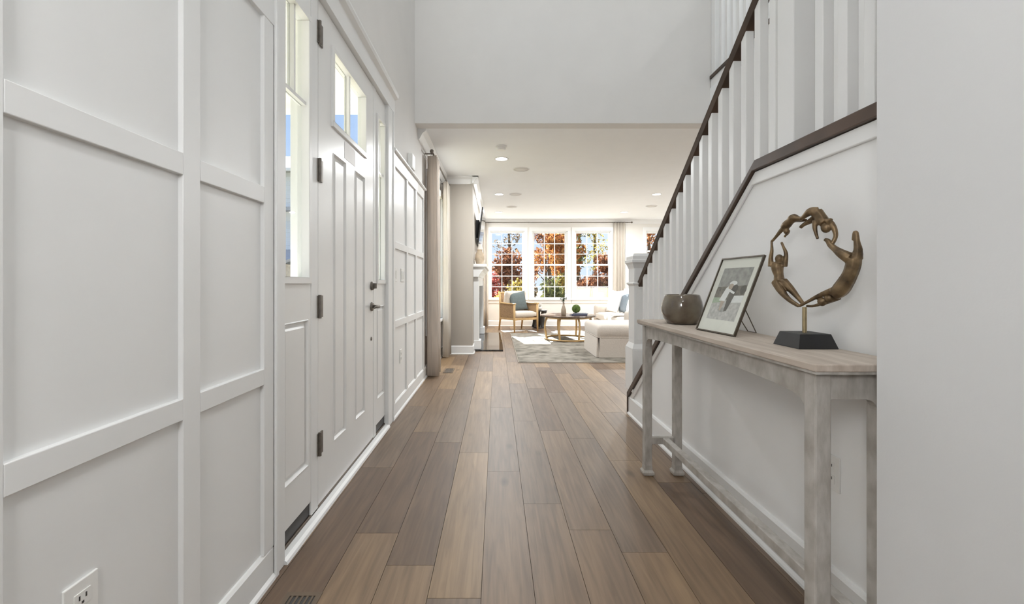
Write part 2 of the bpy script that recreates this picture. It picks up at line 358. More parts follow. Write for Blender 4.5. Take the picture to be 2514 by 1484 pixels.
bx('mullion', WHITE, tr, XL-0.10, XL-0.004, 1.958, 2.034, 0.02, 2.45, bevel=0.003)
bx('mullion', WHITE, tr, XL-0.10, XL-0.004, 2.948, 3.010, 0.02, 2.45, bevel=0.003)
bx('sill', mat('bronze_sill', (0.10, 0.075, 0.055), 0.4, 0.2, 10, metal=0.4), tr, XL-0.14, XL-0.004, 1.665, 3.255, 0, 0.032, bevel=0.003)
MB().prism([(XL-0.004, 0), (XL+0.034, 0), (XL+0.030, 0.012), (XL+0.018, 0.020), (XL-0.004, 0.022)], 1.66, 3.262, 'Y').build('sill_strip', WHITE, tr)

XF = XL-0.006; XB = XF-0.045            # front door leaf faces
def raised_panel(name, parent, y0, y1, z0, z1, m):
    def ring(i, x): return [(x, y0+i, z0+i), (x, y1-i, z0+i), (x, y1-i, z1-i), (x, y0+i, z1-i)]
    b = MB(); b.loft([ring(0, XB+0.004), ring(0, XF), ring(0.004, XF+0.004), ring(0.012, XF-0.012), ring(0.017, XF-0.012), ring(0.034, XF-0.001)], cap=True)
    return b.build(name, m, parent)
def leaf(b, y0, y1, z0, z1, holes):
    # a slab between y0..y1, z0..z1 with rectangular holes, cut into strips
    ys = sorted({y0, y1, *[h[0] for h in holes], *[h[1] for h in holes]}); zs = sorted({z0, z1, *[h[2] for h in holes], *[h[3] for h in holes]})
    for i in range(len(ys)-1):
        run = None
        for k in range(len(zs)-1):
            cy, cz = (ys[i]+ys[i+1])/2, (zs[k]+zs[k+1])/2
            inside = any(h[0] < cy < h[1] and h[2] < cz < h[3] for h in holes)
            if not inside: run = (run[0], zs[k+1]) if run else (zs[k], zs[k+1])
            if (inside or k == len(zs)-2) and run: b.box(XB, XF, ys[i], ys[i+1], *run); run = None
    return b
def lite_frame(parent, y0, y1, z0, z1, wd=0.026):
    p = XF+0.012
    b = MB()
    for (a, c, d, e) in ((y0-wd, y1+wd, z1, z1+wd), (y0-wd, y1+wd, z0-wd, z0), (y0-wd, y0, z0, z1), (y1, y1+wd, z0, z1)): b.box(XB, p, a, c, d, e)
    return b.build('lite_frame', DOORW, parent, bevel=0.003)

d1 = thing('door_1', 'white craftsman front door with small divided window', 'door', (XL-0.045, 2.49, 0.035), kind='structure')
g = (2.225, 2.755, 1.925, 2.29)
pans = [(2.225, 2.412), (2.568, 2.755)]
holes = [(g[0]-0.026, g[1]+0.026, g[2]-0.026, g[3]+0.026)]+[(a, b, 0.27, 1.77) for a, b in pans]
leaf(MB(), 2.040, 2.943, 0.036, 2.445, holes).build('slab', DOORW, d1)
for a, b in pans: raised_panel('panel', d1, a, b, 0.27, 1.77, DOORW)
lite_frame(d1, *g)
bx('muntin', DOORW, d1, XB+0.010, XF-0.004, 2.482, 2.498, g[2], g[3])
for a, b in ((g[0], 2.482), (2.498, g[1])): bx('pane', GLASS, d1, XB+0.018, XB+0.024, a, b, g[2], g[3])
bx('pale_plate', mat('pale_plate_face', (0.78, 0.76, 0.75), 0.5, 0.03, 12), d1, XF, XF+0.0015, 2.39, 2.57, 1.79, 1.885)  # thin pale rectangle just below the door window
for z in (2.283, 1.63, 0.981, 0.328):
    h = bx('hinge', NICKEL, d1, XF+0.001, XF+0.007, 2.020, 2.080, z-0.052, z+0.052)
    MB().lathe([(0.0075, -0.056), (0.0075, 0.056)], (XF+0.010, 2.036, z), 10).build('knuckle', NICKEL, h, smooth=False)
lv = MB().loft([[(x, 2.905+0.031*math.cos(t)*s_, 0.935+0.031*math.sin(t)*s_) for t in [2*PI*i/16 for i in range(16)]] for x, s_ in ((XF, 1), (XF+0.008, 1), (XF+0.014, 0.75))]).build('lever_rose', NICKEL, d1)
MB().tube([(XF+0.010, 2.905, 0.935), (XF+0.045, 2.905, 0.935), (XF+0.055, 2.893, 0.936), (XF+0.056, 2.85, 0.938), (XF+0.053, 2.79, 0.933)], [0.011, 0.010, 0.010, 0.009, 0.007], 8).build('lever_handle', NICKEL, lv, smooth=True)
db = MB().loft([[(x, 2.905+0.030*math.cos(t)*s_, 1.075+0.030*math.sin(t)*s_) for t in [2*PI*i/16 for i in range(16)]] for x, s_ in ((XF, 1), (XF+0.010, 1), (XF+0.018, 0.7))]).build('deadbolt', NICKEL, d1)
bx('thumb_turn', NICKEL, db, XF+0.018, XF+0.036, 2.900, 2.910, 1.057, 1.093, bevel=0.002)
MB().loft([[(x, 2.895+0.011*math.cos(t)*s_, 0.718+0.014*math.sin(t)*s_) for t in [2*PI*i/12 for i in range(12)]] for x, s_ in ((XF, 1), (XF+0.006, 0.8))]).build('door_sensor', NICKEL, d1)

def sidelight(name, label, y0, y1, g0, g1):
    o = thing(name, label, 'sidelight window', (XL-0.045, (y0+y1)/2, 0.035), kind='structure')
    z0, z1, zm = 1.115, 2.27, 1.895
    leaf(MB(), y0, y1, 0.095, 2.445, [(g0-0.026, g1+0.026, z0-0.026, z1+0.026), (g0-0.012, g1+0.012, 0.27, 0.93)]).build('slab', DOORW, o)
    bx('kick_strip', BLACKW, o, XB, XF-0.006, y0, y1, 0.034, 0.095)
    raised_panel('panel', o, g0-0.012, g1+0.012, 0.27, 0.93, DOORW)
    lite_frame(o, g0, g1, z0, z1)
    bx('muntin', DOORW, o, XB+0.010, XF-0.004, g0, g1, zm-0.008, zm+0.008)
    c = (g0+g1)/2
    bx('muntin', DOORW, o, XB+0.010, XF-0.004, c-0.007, c+0.007, zm+0.008, z1)
    bx('pane', GLASS, o, XB+0.018, XB+0.024, g0, g1, z0, zm-0.008)
    bx('pane', GLASS, o, XB+0.018, XB+0.024, g0, c-0.007, zm+0.008, z1)
    bx('pane', GLASS, o, XB+0.018, XB+0.024, c+0.007, g1, zm+0.008, z1)
sidelight('window_1', 'narrow sidelight on the hinge side of the front door', 1.667, 1.956, 1.705, 1.918)
sidelight('window_2', 'narrow sidelight on the handle side of the front door', 3.012, 3.253, 3.045, 3.215)

# ------------------------------------------------------------------ windows
def dh_window(name, label, x0, x1, z0, z1, cols, rows, wall='far', y=YF):
    """double hung window with small panes; wall far: in XZ plane; wall left: x means Y in the left wall"""
    def B(nm, m, p, a0, a1, d0, d1, c0, c1):   # a along the wall, d depth into the wall (0 = room face), c height
        if wall == 'far': return bx(nm, m, p, a0, a1, y+d0, y+d1, c0, c1, bevel=0.002)
        return bx(nm, m, p, XL-d1, XL-d0, a0, a1, c0, c1, bevel=0.002)
    loc = ((x0+x1)/2, y, z0) if wall == 'far' else (XL, (x0+x1)/2, z0)
    o = thing(name, label, 'window', loc, kind='structure')
    cw = 0.085
    B('side_casing', WHITE, o, x0-cw, x0, -0.02, 0.0, z0-0.02, z1+0.0); B('side_casing', WHITE, o, x1, x1+cw, -0.02, 0.0, z0-0.02, z1)
    B('head_casing', WHITE, o, x0-cw, x1+cw, -0.024, 0.0, z1, z1+0.09)
    B('window_sill', WHITE, o, x0-cw-0.01, x1+cw+0.01, -0.05, 0.02, z0-0.03, z0); B('apron', WHITE, o, x0-cw, x1+cw, -0.018, 0.0, z0-0.11, z0-0.03)
    fr = 0.035
    B('jamb', WHITE, o, x0, x0+fr*0.5, 0.02, 0.14, z0, z1); B('jamb', WHITE, o, x1-fr*0.5, x1, 0.02, 0.14, z0, z1); B('jamb', WHITE, o, x0, x1, 0.02, 0.14, z1-0.018, z1)
    zm = (z0+z1)/2
    for (s0, s1, dd, nm) in ((z0, zm+0.02, 0.05, 'lower_sash'), (zm-0.02, z1-0.018, 0.09, 'upper_sash')):
        a0, a1 = x0+fr*0.5, x1-fr*0.5
        s = B(nm, WHITE, o, a0, a0+fr, dd, dd+0.035, s0, s1)
        B('sash_stile', WHITE, s, a1-fr, a1, dd, dd+0.035, s0, s1)
        B('sash_rail', WHITE, s, a0+fr, a1-fr, dd, dd+0.035, s0, s0+fr); B('sash_rail', WHITE, s, a0+fr, a1-fr, dd, dd+0.035, s1-fr, s1)
        i0, i1, k0, k1 = a0+fr, a1-fr, s0+fr, s1-fr
        pw, ph = (i1-i0)/cols, (k1-k0)/rows; mt = 0.009
        for i in range(1, cols): B('muntin', WHITE, s, i0+pw*i-mt, i0+pw*i+mt, dd+0.006, dd+0.030, k0, k1)
        for k in range(1, rows): B('muntin', WHITE, s, i0, i1, dd+0.007, dd+0.029, k0+ph*k-mt, k0+ph*k+mt)
        for i in range(cols):
            for k in range(rows): B('pane', GLASS, s, i0+pw*i, i0+pw*(i+1), dd+0.016, dd+0.020, k0+ph*k, k0+ph*(k+1))
    return o
dh_window('window_3', 'tall divided window beside the fireplace wall, behind the armchair', *FW[0], FZ0, FZ1, 3, 3)
dh_window('window_4', 'middle one of three tall divided windows, behind the coffee table', *FW[1], FZ0, FZ1, 3, 3)
dh_window('window_5', 'tall divided window beside the right drape, behind the sofa', *FW[2], FZ0, FZ1, 3, 3)
dh_window('window_6', 'small high window near the handrail end', F2[0], F2[1], F2[2], F2[3], 2, 1)
dh_window('window_7', 'window between the two linen curtains beside the chimney breast', LW[0], LW[1], LW[2], LW[3], 3, 2, wall='left')
dh_window('window_8', 'unseen upper window added above the front door for daylight', UW[0], UW[1], UW[2], UW[3], 3, 2, wall='left')  # added out of view so sky light reaches the foyer

# ------------------------------------------------------------------ crown moulding, chimney breast
CY0, CY1, CXF = 6.64, 9.60, -0.378
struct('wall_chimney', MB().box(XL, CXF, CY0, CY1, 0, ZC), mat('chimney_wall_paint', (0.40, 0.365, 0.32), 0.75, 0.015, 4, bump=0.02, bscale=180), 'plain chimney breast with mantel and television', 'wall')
baseboard('baseboard_chimney', 'white baseboard around the chimney breast', [('X', XL, CXF+0.017, CY0, -1, 0.13), ('Y', CY0, 6.93, CXF, 1, 0.13)])
def crown(pts): return pts
cp = [(0, 0), (0, -0.11), (0.014, -0.11), (0.022, -0.10), (0.050, -0.045), (0.080, -0.022), (0.088, -0.012), (0.088, 0)]
cr = MB()
cr.prism([(XL+a, ZC+b) for a, b in cp], YH+0.16, CY0, 'Y')
cr.prism([(CY0-a, ZC+b) for a, b in cp], XL, CXF+0.088, 'X')
cr.prism([(CXF+a, ZC+b) for a, b in cp], CY0-0.088, CY1, 'Y')
cr.prism([(XL+a, ZC+b) for a, b in cp], CY1, YF, 'Y')
cr.prism([(YF-a, ZC+b) for a, b in cp], XL, XE, 'X')
struct('trim_2', cr, WHITE, 'white crown moulding along the living room ceiling', 'crown moulding')

# ------------------------------------------------------------------ stairs
st = thing('staircase', 'wooden stair flight rising behind the grey wall to a landing', 'staircase', (1.72, 2.7, 0))
TREAD = mat('tread_oak', (0.20, 0.145, 0.10), 0.45, 0.25, 6, (8, 1, 8), bump=0.05)
nr, rz, run = 8, 0.1975, 0.247
for i in range(nr):
    yb = 3.60-i*run
    bx('riser', WHITE, st, 1.252, 2.188, yb-0.02, yb, i*rz, (i+1)*rz-0.03)
    if i < nr-1: bx('tread', TREAD, st, 1.252, 2.188, yb-run-0.02, yb+0.025, (i+1)*rz-0.03, (i+1)*rz, bevel=0.006)
bx('landing', TREAD, st, 1.252, 2.188, 1.055, 3.60-(nr-1)*run+0.025, nr*rz-0.03, nr*rz, bevel=0.004)

rl = thing('stair_railing', 'dark stained handrail on white square balusters along the lower stairs', 'railing', (1.18, 2.6, 0))
SL = 0.811; Y0, Y1 = 3.60, 1.839; Z0 = 0.145
def capz(y): return Z0+(min(y, Y0)-Y0)*-SL if y > Y1 else Z0+(Y0-Y1)*SL
ct = 0.044
MB().prism([(Y0+0.022, 0.0), (Y0+0.022, Z0+0.03), (Y1-0.012, capz(Y1)+ct), (1.052, capz(1.2)+ct), (1.052, capz(1.2)), (Y1+0.004, capz(Y1)), (Y0, Z0-0.01), (Y0, 0.0)], 1.095, 1.268, 'X').build('shoe_cap', STAIN, rl, bevel=0.004)
MB().prism([(Y0-0.001, Z0-0.012), (Y1+0.004, capz(Y1)-0.002), (1.052, capz(1.2)-0.002), (1.052, capz(1.2)-0.055), (Y1+0.028, capz(Y1)-0.055), (Y0-0.001, Z0-0.072)], XR-0.012, XR-0.0005, 'X').build('shoe_moulding', WHITE, rl, bevel=0.004)
def handz(y): return 2.367+(1.947-y)*0.803   # top of handrail
RX0, RX1 = 1.150, 1.216
prof = [(RX0, -0.030), (RX0-0.004, -0.018), (RX0+0.004, -0.005), (RX0+0.02, 0), (RX1-0.02, 0), (RX1-0.004, -0.005), (RX1+0.004, -0.018), (RX1, -0.030), (RX1-0.006, -0.056), (RX0+0.006, -0.056)]
hb = MB(); hb.loft([[(x, y, handz(y)+z) for x, z in prof] for y in (3.50, 1.74)]).build('handrail', STAIN, rl, smooth=False, bevel=0.002)
BS = 0.040; BXL = 1.160
for i in range(16):
    y = 3.415-i*0.1058         # far side of the baluster
    a, b = y, y-BS
    v = [(BXL, b), (BXL+BS, b), (BXL+BS, a), (BXL, a)]
    MB().loft([[(x, yy, capz(yy)+ct-0.006) for x, yy in v], [(x, yy, handz(yy)-0.052) for x, yy in v]]).build('baluster', WHITE, rl, bevel=0.003)
for i in range(5):
    a = 1.566-i*0.1045
    if a-BS < 1.053: break
    bx('baluster', WHITE, rl, BXL, BXL+BS, a-BS, a, capz(1.2)+ct-0.002, 2.68, bevel=0.003)
bx('landing_handrail', STAIN, rl, RX0, RX1, 1.052, 1.66, 2.68, 2.735, bevel=0.008)
bx('landing_newel', WHITE, rl, 1.140, 1.236, 1.649, 1.745, capz(1.2)+ct-0.002, 2.90, bevel=0.004)
nw = bx('newel_post', WHITE, rl, 1.120, 1.250, 3.500, 3.650, 0.55, 1.265, bevel=0.004)
bx('newel_base', WHITE, nw, 1.100, 1.280, 3.480, 3.680, 0.20, 0.555, bevel=0.006)
MB().loft([[(1.185+sx*h, 3.575+sy*h*1.1, z) for sx, sy in ((-1, -1), (1, -1), (1, 1), (-1, 1))] for h, z in ((0.085, 0.55), (0.085, 0.56), (0.066, 0.60))]).build('base_collar', WHITE, nw)
MB().loft([[(1.185+sx*h, 3.575+sy*h*1.12, z) for sx, sy in ((-1, -1), (1, -1), (1, 1), (-1, 1))] for h, z in ((0.066, 1.215), (0.078, 1.25), (0.088, 1.265), (0.088, 1.285), (0.080, 1.29), (0.080, 1.315), (0.066, 1.338))]).build('newel_cap', WHITE, nw)
MB().loft([[(1.185+sx*h, 3.575+sy*h*1.12, z) for sx, sy in ((-1, -1), (1, -1), (1, 1), (-1, 1))] for h, z in ((0.066, 1.075), (0.078, 1.088), (0.078, 1.096), (0.066, 1.102))]).build('newel_band', WHITE, nw)
bx('newel_panel', WHITE, nw, 1.142, 1.228, 3.4955, 3.500, 0.63, 1.045, bevel=0.002)

bl = thing('landing_railing', 'white balusters on a dark shoe along the upper landing', 'railing', (2.25, 3.0, Z2+0.001))
bx('shoe_cap', STAIN, bl, 2.180, 2.325, 1.06, 4.40, Z2+0.085, Z2+0.120, bevel=0.004)
bx('curb', WHITE, bl, 2.195, 2.305, 1.06, 4.40, Z2, Z2+0.085)
bx('handrail', STAIN, bl, 2.215, 2.285, 1.06, 4.40, Z2+1.0, Z2+1.055, bevel=0.008)
for i in range(31):
    y = 4.30-i*0.1045; bx('baluster', WHITE, bl, 2.23, 2.27, y-BS, y, Z2+0.120, Z2+1.0)
bx('wall_newel', WHITE, bl, 2.20, 2.29, 4.33, 4.405, Z2+0.120, Z2+1.1, bevel=0.004)

# ------------------------------------------------------------------ console table
tx0, tx1, ty0, ty1, tz = 0.822, 1.100, 1.107, 2.520, 0.881
ta = thing('console_table', 'narrow weathered grey wooden console table with arched apron', 'console table', ((tx0+tx1)/2, (ty0+ty1)/2, 0))
bx('tabletop', TOPWOOD, ta, tx0, tx1, ty0, ty1, tz-0.020, tz, bevel=0.003)
bx('top_edge', GREYWOOD, ta, tx0+0.004, tx1-0.004, ty0+0.004, ty1-0.004, tz-0.027, tz-0.020)
lw = 0.043; li = 0.016
lx = [(tx0+li, tx0+li+lw), (1.008, 1.008+lw)]; ly = [(ty0+li+0.006, ty0+li+0.006+lw), (ty1-li-0.03-lw, ty1-li-0.03)]
LEG = []
for a0, a1 in lx:
    for b0, b1 in ly:
        l = bx('leg', GREYWOOD, ta, a0, a1, b0, b1, 0.045, tz-0.028, bevel=0.004); LEG.append(l)
        cx, cy = (a0+a1)/2, (b0+b1)/2
        MB().loft([[(cx+sx*h, cy+sy*h, z) for sx, sy in ((-1, -1), (1, -1), (1, 1), (-1, 1))] for h, z in ((0.026, 0.0), (0.031, 0.010), (0.031, 0.020), (0.023, 0.032), (0.0215, 0.06))]).build('foot', GREYWOOD, l, bevel=0.002)
def apron_long(x0, x1):
    zt, zb = tz-0.028, tz-0.098
    a, b = ly[0][1], ly[1][0]; r = 0.055; pts = [(a, zt), (b, zt), (b, zb-r*0.9)]
    for k in range(1, 6): t = k/5*PI/2; pts.append((b-r+r*math.cos(t), zb-r*0.9+r*0.9*math.sin(t)))
    n = 16
    for k in range(1, n): u = k/n; y = b-r+(a+r-(b-r))*u; pts.append((y, zb+0.016*math.sin(PI*u)**0.6))
    for k in range(0, 5): t = PI/2+k/5*PI/2; pts.append((a+r+r*math.cos(t), zb-r*0.9+r*0.9*math.sin(t)))
    pts.append((a, zb-r*0.9))
    MB().prism(pts, x0, x1, 'X').build('long_apron', GREYWOOD, ta)
apron_long(lx[0][0]+0.006, lx[0][0]+0.028); apron_long(lx[1][1]-0.028, lx[1][1]-0.006)
def apron_short(y0, y1):
    zt, zb = tz-0.028, tz-0.098; a, b = lx[0][1], lx[1][0]; r = 0.03
    pts = [(a, zt), (b, zt), (b, zb-r)]+[(b-r+r*math.cos(k/5*PI/2), zb-r+r*math.sin(k/5*PI/2)) for k in range(1, 6)]+[(a, zb)]
    MB().prism(pts, y0, y1, 'Y').build('end_apron', GREYWOOD, ta)
apron_short(ly[0][0]+0.008, ly[0][0]+0.030); apron_short(ly[1][1]-0.030, ly[1][1]-0.008)
for b0, b1 in ly: bx('end_stretcher', GREYWOOD, ta, lx[0][1], lx[1][0], b0+0.008, b1-0.008, 0.175, 0.215, bevel=0.003)
xm = (tx0+tx1)/2
bx('long_stretcher', GREYWOOD, ta, xm-0.018, xm+0.018, ly[0][1]-0.008, ly[1][0]+0.008, 0.178, 0.212, bevel=0.003)

# bowl
GL = mat('brown_green_glaze', (0.12, 0.072, 0.045), 0.10, 0.4, 11, bump=0.03, coat=0.8, col2=(0.17, 0.145, 0.10))
bw = MB().lathe([(0.001, 0.0), (0.062, 0.0), (0.074, 0.004), (0.090, 0.028), (0.1005, 0.060), (0.102, 0.085), (0.097, 0.118), (0.088, 0.146), (0.085, 0.152), (0.081, 0.152), (0.080, 0.146), (0.089, 0.115), (0.093, 0.085), (0.091, 0.06), (0.078, 0.025), (0.055, 0.010), (0.001, 0.010)], (0.968, 2.245, tz), 40).build('ceramic_bowl', GL, smooth=True)
tag(bw, 'squat brown and green glazed ceramic bowl on the console table', 'bowl')

# framed photograph
pf = thing('photo_frame', 'slim bronze picture frame with a couple photograph leaning on a wire stand', 'photo frame', (0.93, 1.80, tz))
P0 = Vector((0.903, 1.948, tz+0.003)); P1 = Vector((0.929, 1.680, tz+0.003)); UH = Vector((0.125, 0.008, 0.320))
U = P1-P0; NRM = U.cross(UH).normalized()
if NRM.x > 0: NRM = -NRM
def FP(u, v, d=0): return P0+U*u+UH*v+NRM*d
def quad(b, u0, u1, v0, v1, d0, d1):
    return b.loft([[FP(u, v, d) for u, v in ((u0, v0), (u1, v0), (u1, v1), (u0, v1))] for d in (d0, d1)])
eu, ev = 0.022, 0.016
for (a, b_, c, d_) in ((0, 1, 0, ev), (0, 1, 1-ev, 1), (0, eu, ev, 1-ev), (1-eu, 1, ev, 1-ev)):
    quad(MB(), a, b_, c, d_, -0.008, 0.002).build('frame_edge', mat('dark_bronze_edge', (0.10, 0.08, 0.06), 0.4, 0.2, 30, metal=0.7), pf)
quad(MB(), eu, 1-eu, ev, 1-ev, -0.006, -0.004).build('mat_board', mat('cream_mat_board', (0.80, 0.77, 0.71), 0.8, 0.02, 30), pf)
ph = MB()
def poly(pts, mi, lay):
    ph.cur = mi; ph.add([FP(u, v, -0.0038+lay*0.00012) for u, v in pts], [tuple(range(len(pts)))])
def ell(cu, cv, ru, rv, mi, lay, n=14): poly([(cu+ru*math.cos(2*PI*k/n), cv+rv*math.sin(2*PI*k/n)) for k in range(n)], mi, lay)
PM = [mat('print_sky', (0.34, 0.32, 0.30), 0.6, 0.25, 40), mat('print_trees', (0.17, 0.145, 0.12), 0.6, 0.45, 60), mat('print_path', (0.50, 0.47, 0.45), 0.6, 0.22, 60),
      mat('print_white', (0.78, 0.76, 0.75), 0.6, 0.06, 60), mat('print_dark', (0.10, 0.085, 0.07), 0.6, 0.2, 60), mat('print_grass', (0.36, 0.42, 0.30), 0.6, 0.12, 60), mat('print_skin', (0.46, 0.36, 0.29), 0.6, 0.1, 60)]
a, b_, c, d_ = 0.15, 0.86, 0.17, 0.86
poly([(a, 0.60), (b_, 0.63), (b_, d_), (a, d_)], 0, 0); poly([(a, 0.42), (b_, 0.44), (b_, 0.63), (a, 0.60)], 1, 0)
poly([(a, c), (b_, c), (b_, 0.44), (a, 0.42)], 2, 0); poly([(a, 0.38), (0.36, 0.40), (0.36, 0.46), (a, 0.46)], 5, 1)
poly([(0.62, 0.40), (b_, 0.41), (b_, 0.50), (0.62, 0.49)], 3, 1); ell(0.80, 0.57, 0.07, 0.06, 4, 1); ell(0.46, 0.30, 0.10, 0.03, 0, 1)
poly([(0.31, 0.42), (0.46, 0.41), (0.52, 0.60), (0.45, 0.63), (0.38, 0.58)], 3, 2); poly([(0.39, 0.29), (0.43, 0.29), (0.46, 0.42), (0.36, 0.42)], 6, 2)
poly([(0.52, 0.28), (0.58, 0.29), (0.66, 0.54), (0.54, 0.56), (0.50, 0.44)], 4, 3); ell(0.60, 0.59, 0.07, 0.045, 4, 4); ell(0.49, 0.61, 0.06, 0.04, 6, 3); ell(0.52, 0.655, 0.09, 0.03, 3, 2)
poly([(0.46, 0.55), (0.62, 0.51), (0.63, 0.535), (0.47, 0.58)], 3, 5)
ph.build('photo_print', PM, pf)
quad(MB(), eu, 1-eu, ev, 1-ev, -0.0015, -0.0005).build('glass_pane', GLASS, pf)
wr = mat('wire_metal', (0.16, 0.14, 0.12), 0.4, 0.1, 20, metal=0.8)
ea = FP(0.62, 0.40, -0.008); eb = FP(0.85, 0.40, -0.008); ft = Vector((1.080, 1.80, tz+0.004))
MB().tube([FP(0.5, 0.45, -0.008), Vector((1.082, 1.85, tz+0.004)), Vector((1.082, 1.79, tz+0.004)), FP(0.8, 0.45, -0.008)], 0.0022, 6).build('wire_stand', wr, pf)

# ring sculpture
SC = Vector((1.0235, 1.427, 0))
sp = thing('sculpture', 'bronze ring of linked acrobat figures on a black block base', 'sculpture', (SC.x, SC.y, tz))
b0 = 0.0635
MB().loft([[(SC.x+sx*h, SC.y+sy*h, z) for sx, sy in ((-1, -1), (1, -1), (1, 1), (-1, 1))] for h, z in ((b0, tz), (b0, tz+0.002), (0.050, tz+0.0465))]).build('plinth', BLACKB, sp, bevel=0.001)
MB().lathe([(0.0065, tz+0.044), (0.0065, 1.012)], (SC.x, SC.y, 0), 12).build('rod', BRASS, sp, smooth=False)
UD = Vector((math.cos(math.radians(76)), -math.sin(math.radians(76)), 0))
def ZP(zx, zy, off=0.0):
    # drawing point (zoomed crop) to the upright plane of the ring
    px, py = 1880+zx/5.496, 500+zy/5.496
    k = (px-VPX)/F_PX         # X = k*Y
    t = (k*SC.y-SC.x)/(UD.x-k*UD.y)
    p = SC+UD*t; p.z = CAM_H+(VPY-py)*p.y/F_PX
    return p+Vector((UD.y, -UD.x, 0))*off
def figure(chains, lumps):
    b = MB()
    for ch in chains:
        q = crom([(c[0], c[1], c[2], c[3] if len(c) > 3 else 0) for c in ch], 5)
        b.tube([ZP(c[0], c[1], c[3]) for c in q], [c[2]*0.00030 for c in q], 8)
    for (zx, zy, r, off) in lumps: b.sphere(ZP(zx, zy, off), r*0.00030, 12, 1, 1, 1.15)
    o = b.build('figure', BRONZE, sp, smooth=True)
    m = o.modifiers.new('fuse', 'REMESH'); m.mode = 'VOXEL'; m.voxel_size = 0.0022; m.use_smooth_shade = True
    s_ = o.modifiers.new('soft', 'SMOOTH'); s_.iterations = 3; s_.factor = 0.5
    return o
F = 0.010
figure([[(485, 1370, 20, -F), (400, 1265, 28, -F), (300, 1150, 42, -F), (215, 1050, 52, -F*0.6)], [(480, 1385, 22, F), (350, 1300, 28, F), (240, 1180, 42, F), (150, 1050, 50, F*0.6)],
        [(180, 1045, 62), (175, 970, 52), (160, 900, 62), (155, 850, 66), (165, 800, 48)], [(100, 850, 34, F), (98, 740, 26, F), (112, 640, 20, F), (112, 560, 15, F), (108, 500, 14, F)],
        [(220, 850, 34, -F), (240, 740, 26, -F), (238, 660, 22, -F), (205, 580, 16, -F), (180, 520, 15, -F)]], [(170, 745, 46, -0.004), (170, 790, 40, -0.006)])
figure([[(505, 212, 20), (440, 205, 30), (375, 200, 52), (330, 240, 44), (285, 285, 50), (245, 335, 44)], [(260, 320, 34, 0), (220, 365, 26, F*.4), (180, 430, 20, F*.8), (135, 490, 17, F), (110, 512, 18, F)],
        [(270, 360, 26, -F), (265, 400, 18, -F), (235, 430, 14, -F), (222, 455, 13, -F)], [(375, 205, 42, -F), (450, 222, 24, -F), (520, 222, 14, -F)]], [(280, 375, 32, 0)])
figure([[(500, 215, 18, F), (560, 170, 28, F), (640, 110, 46, F), (690, 115, 60)], [(435, 325, 20, -F), (480, 285, 22, -F), (570, 235, 32, -F), (640, 185, 42, -F), (690, 130, 50)],
        [(690, 120, 60), (730, 170, 56), (760, 220, 60), (800, 265, 52)], [(700, 230, 30, F), (695, 320, 24, F), (710, 400, 18, F), (735, 480, 15, F)],
        [(840, 260, 34, -F), (890, 340, 28, -F), (910, 430, 22, -F), (898, 510, 22, -F*.5), (875, 560, 22, 0)], [(830, 260, 24), (865, 228, 26), (880, 235, 24)]], [(795, 325, 50, -0.006)])
figure([[(795, 485, 18, 0), (840, 505, 26, 0), (875, 560, 30, 0), (960, 620, 34, F*.5), (1060, 680, 48, F), (1150, 740, 60, F*0.5)], [(1150, 500, 18, -F), (1165, 400, 20, -F), (1185, 400, 22, -F), (1195, 520, 28, -F), (1210, 620, 38, -F), (1210, 740, 52, -F*0.5)],
        [(1185, 740, 66), (1180, 830, 66), (1140, 950, 66), (1080, 1060, 72), (1010, 1160, 76), (930, 1230, 62)], [(930, 1180, 38, F), (820, 1215, 28, F), (700, 1270, 22, F), (580, 1335, 17, F), (480, 1385, 18, F)],
        [(950, 1260, 36, -F), (820, 1320, 26, -F), (700, 1360, 20, -F), (600, 1385, 16, -F), (520, 1385, 16, -F)]], [(760, 1325, 44, 0), (860, 1275, 46, 0)])

# ------------------------------------------------------------------ wall plates, registers, chime
def outlet(name, label, side, y, z, kind='outlet', gang=1):
    s = 1 if side == 'L' else -1; X = (XL+0.004 if side == 'L' else XR)
    w_ = 0.036+0.023*(gang-1)*2/2 if gang > 1 else 0.036
    o = thing(name, label, 'wall plate', (X, y, z-0.058))
    def B(nm, m, a0, a1, d0, d1, c0, c1, p, bev=0.0):
        x0, x1 = sorted((X+s*d0, X+s*d1)); return bx(nm, m, p, x0, x1, a0, a1, c0, c1, bevel=bev)
    pl = B('plate', PLASTIC, y-w_, y+w_, 0, 0.006, z-0.058, z+0.058, o, 0.002)
    for k in range(gang):
        yc = y+(k-(gang-1)/2)*0.046
        if kind == 'outlet':
            for zz in (z-0.021, z+0.021):
                f = B('socket_face', PLASTIC, yc-0.017, yc+0.017, 0.006, 0.008, zz-0.014, zz+0.014, pl)
                for dy in (-0.007, 0.007): B('slot', SOCKET, yc+dy-0.0015, yc+dy+0.0015, 0.008, 0.0085, zz-0.001, zz+0.008, pl)
                B('slot', SOCKET, yc-0.0025, yc+0.0025, 0.008, 0.0085, zz-0.010, zz-0.005, pl)
        else: B('rocker', PLASTIC, yc-0.017, yc+0.017, 0.006, 0.010, z-0.034, z+0.034, pl, 0.002)
    return o
outlet('wall_outlet', 'white power outlet low on the panelled wall near the floor register', 'L', 0.862, 0.437)
outlet('wall_outlet', 'white power outlet on the grey wall below the console table', 'R', 1.432, 0.462)
outlet('wall_outlet', 'small white outlet low between the door casing and linen curtain', 'L', 3.73, 0.46)
outlet('light_switch', 'single light switch plate closest to the front door casing', 'L', 3.555, 1.165, 'switch')
outlet('light_switch', 'double light switch plate on the panel past the door', 'L', 3.80, 1.165, 'switch', 2)
ch = thing('door_chime', 'white door chime box above the panelling cap rail', 'door chime', (XL, 4.13, 2.185))
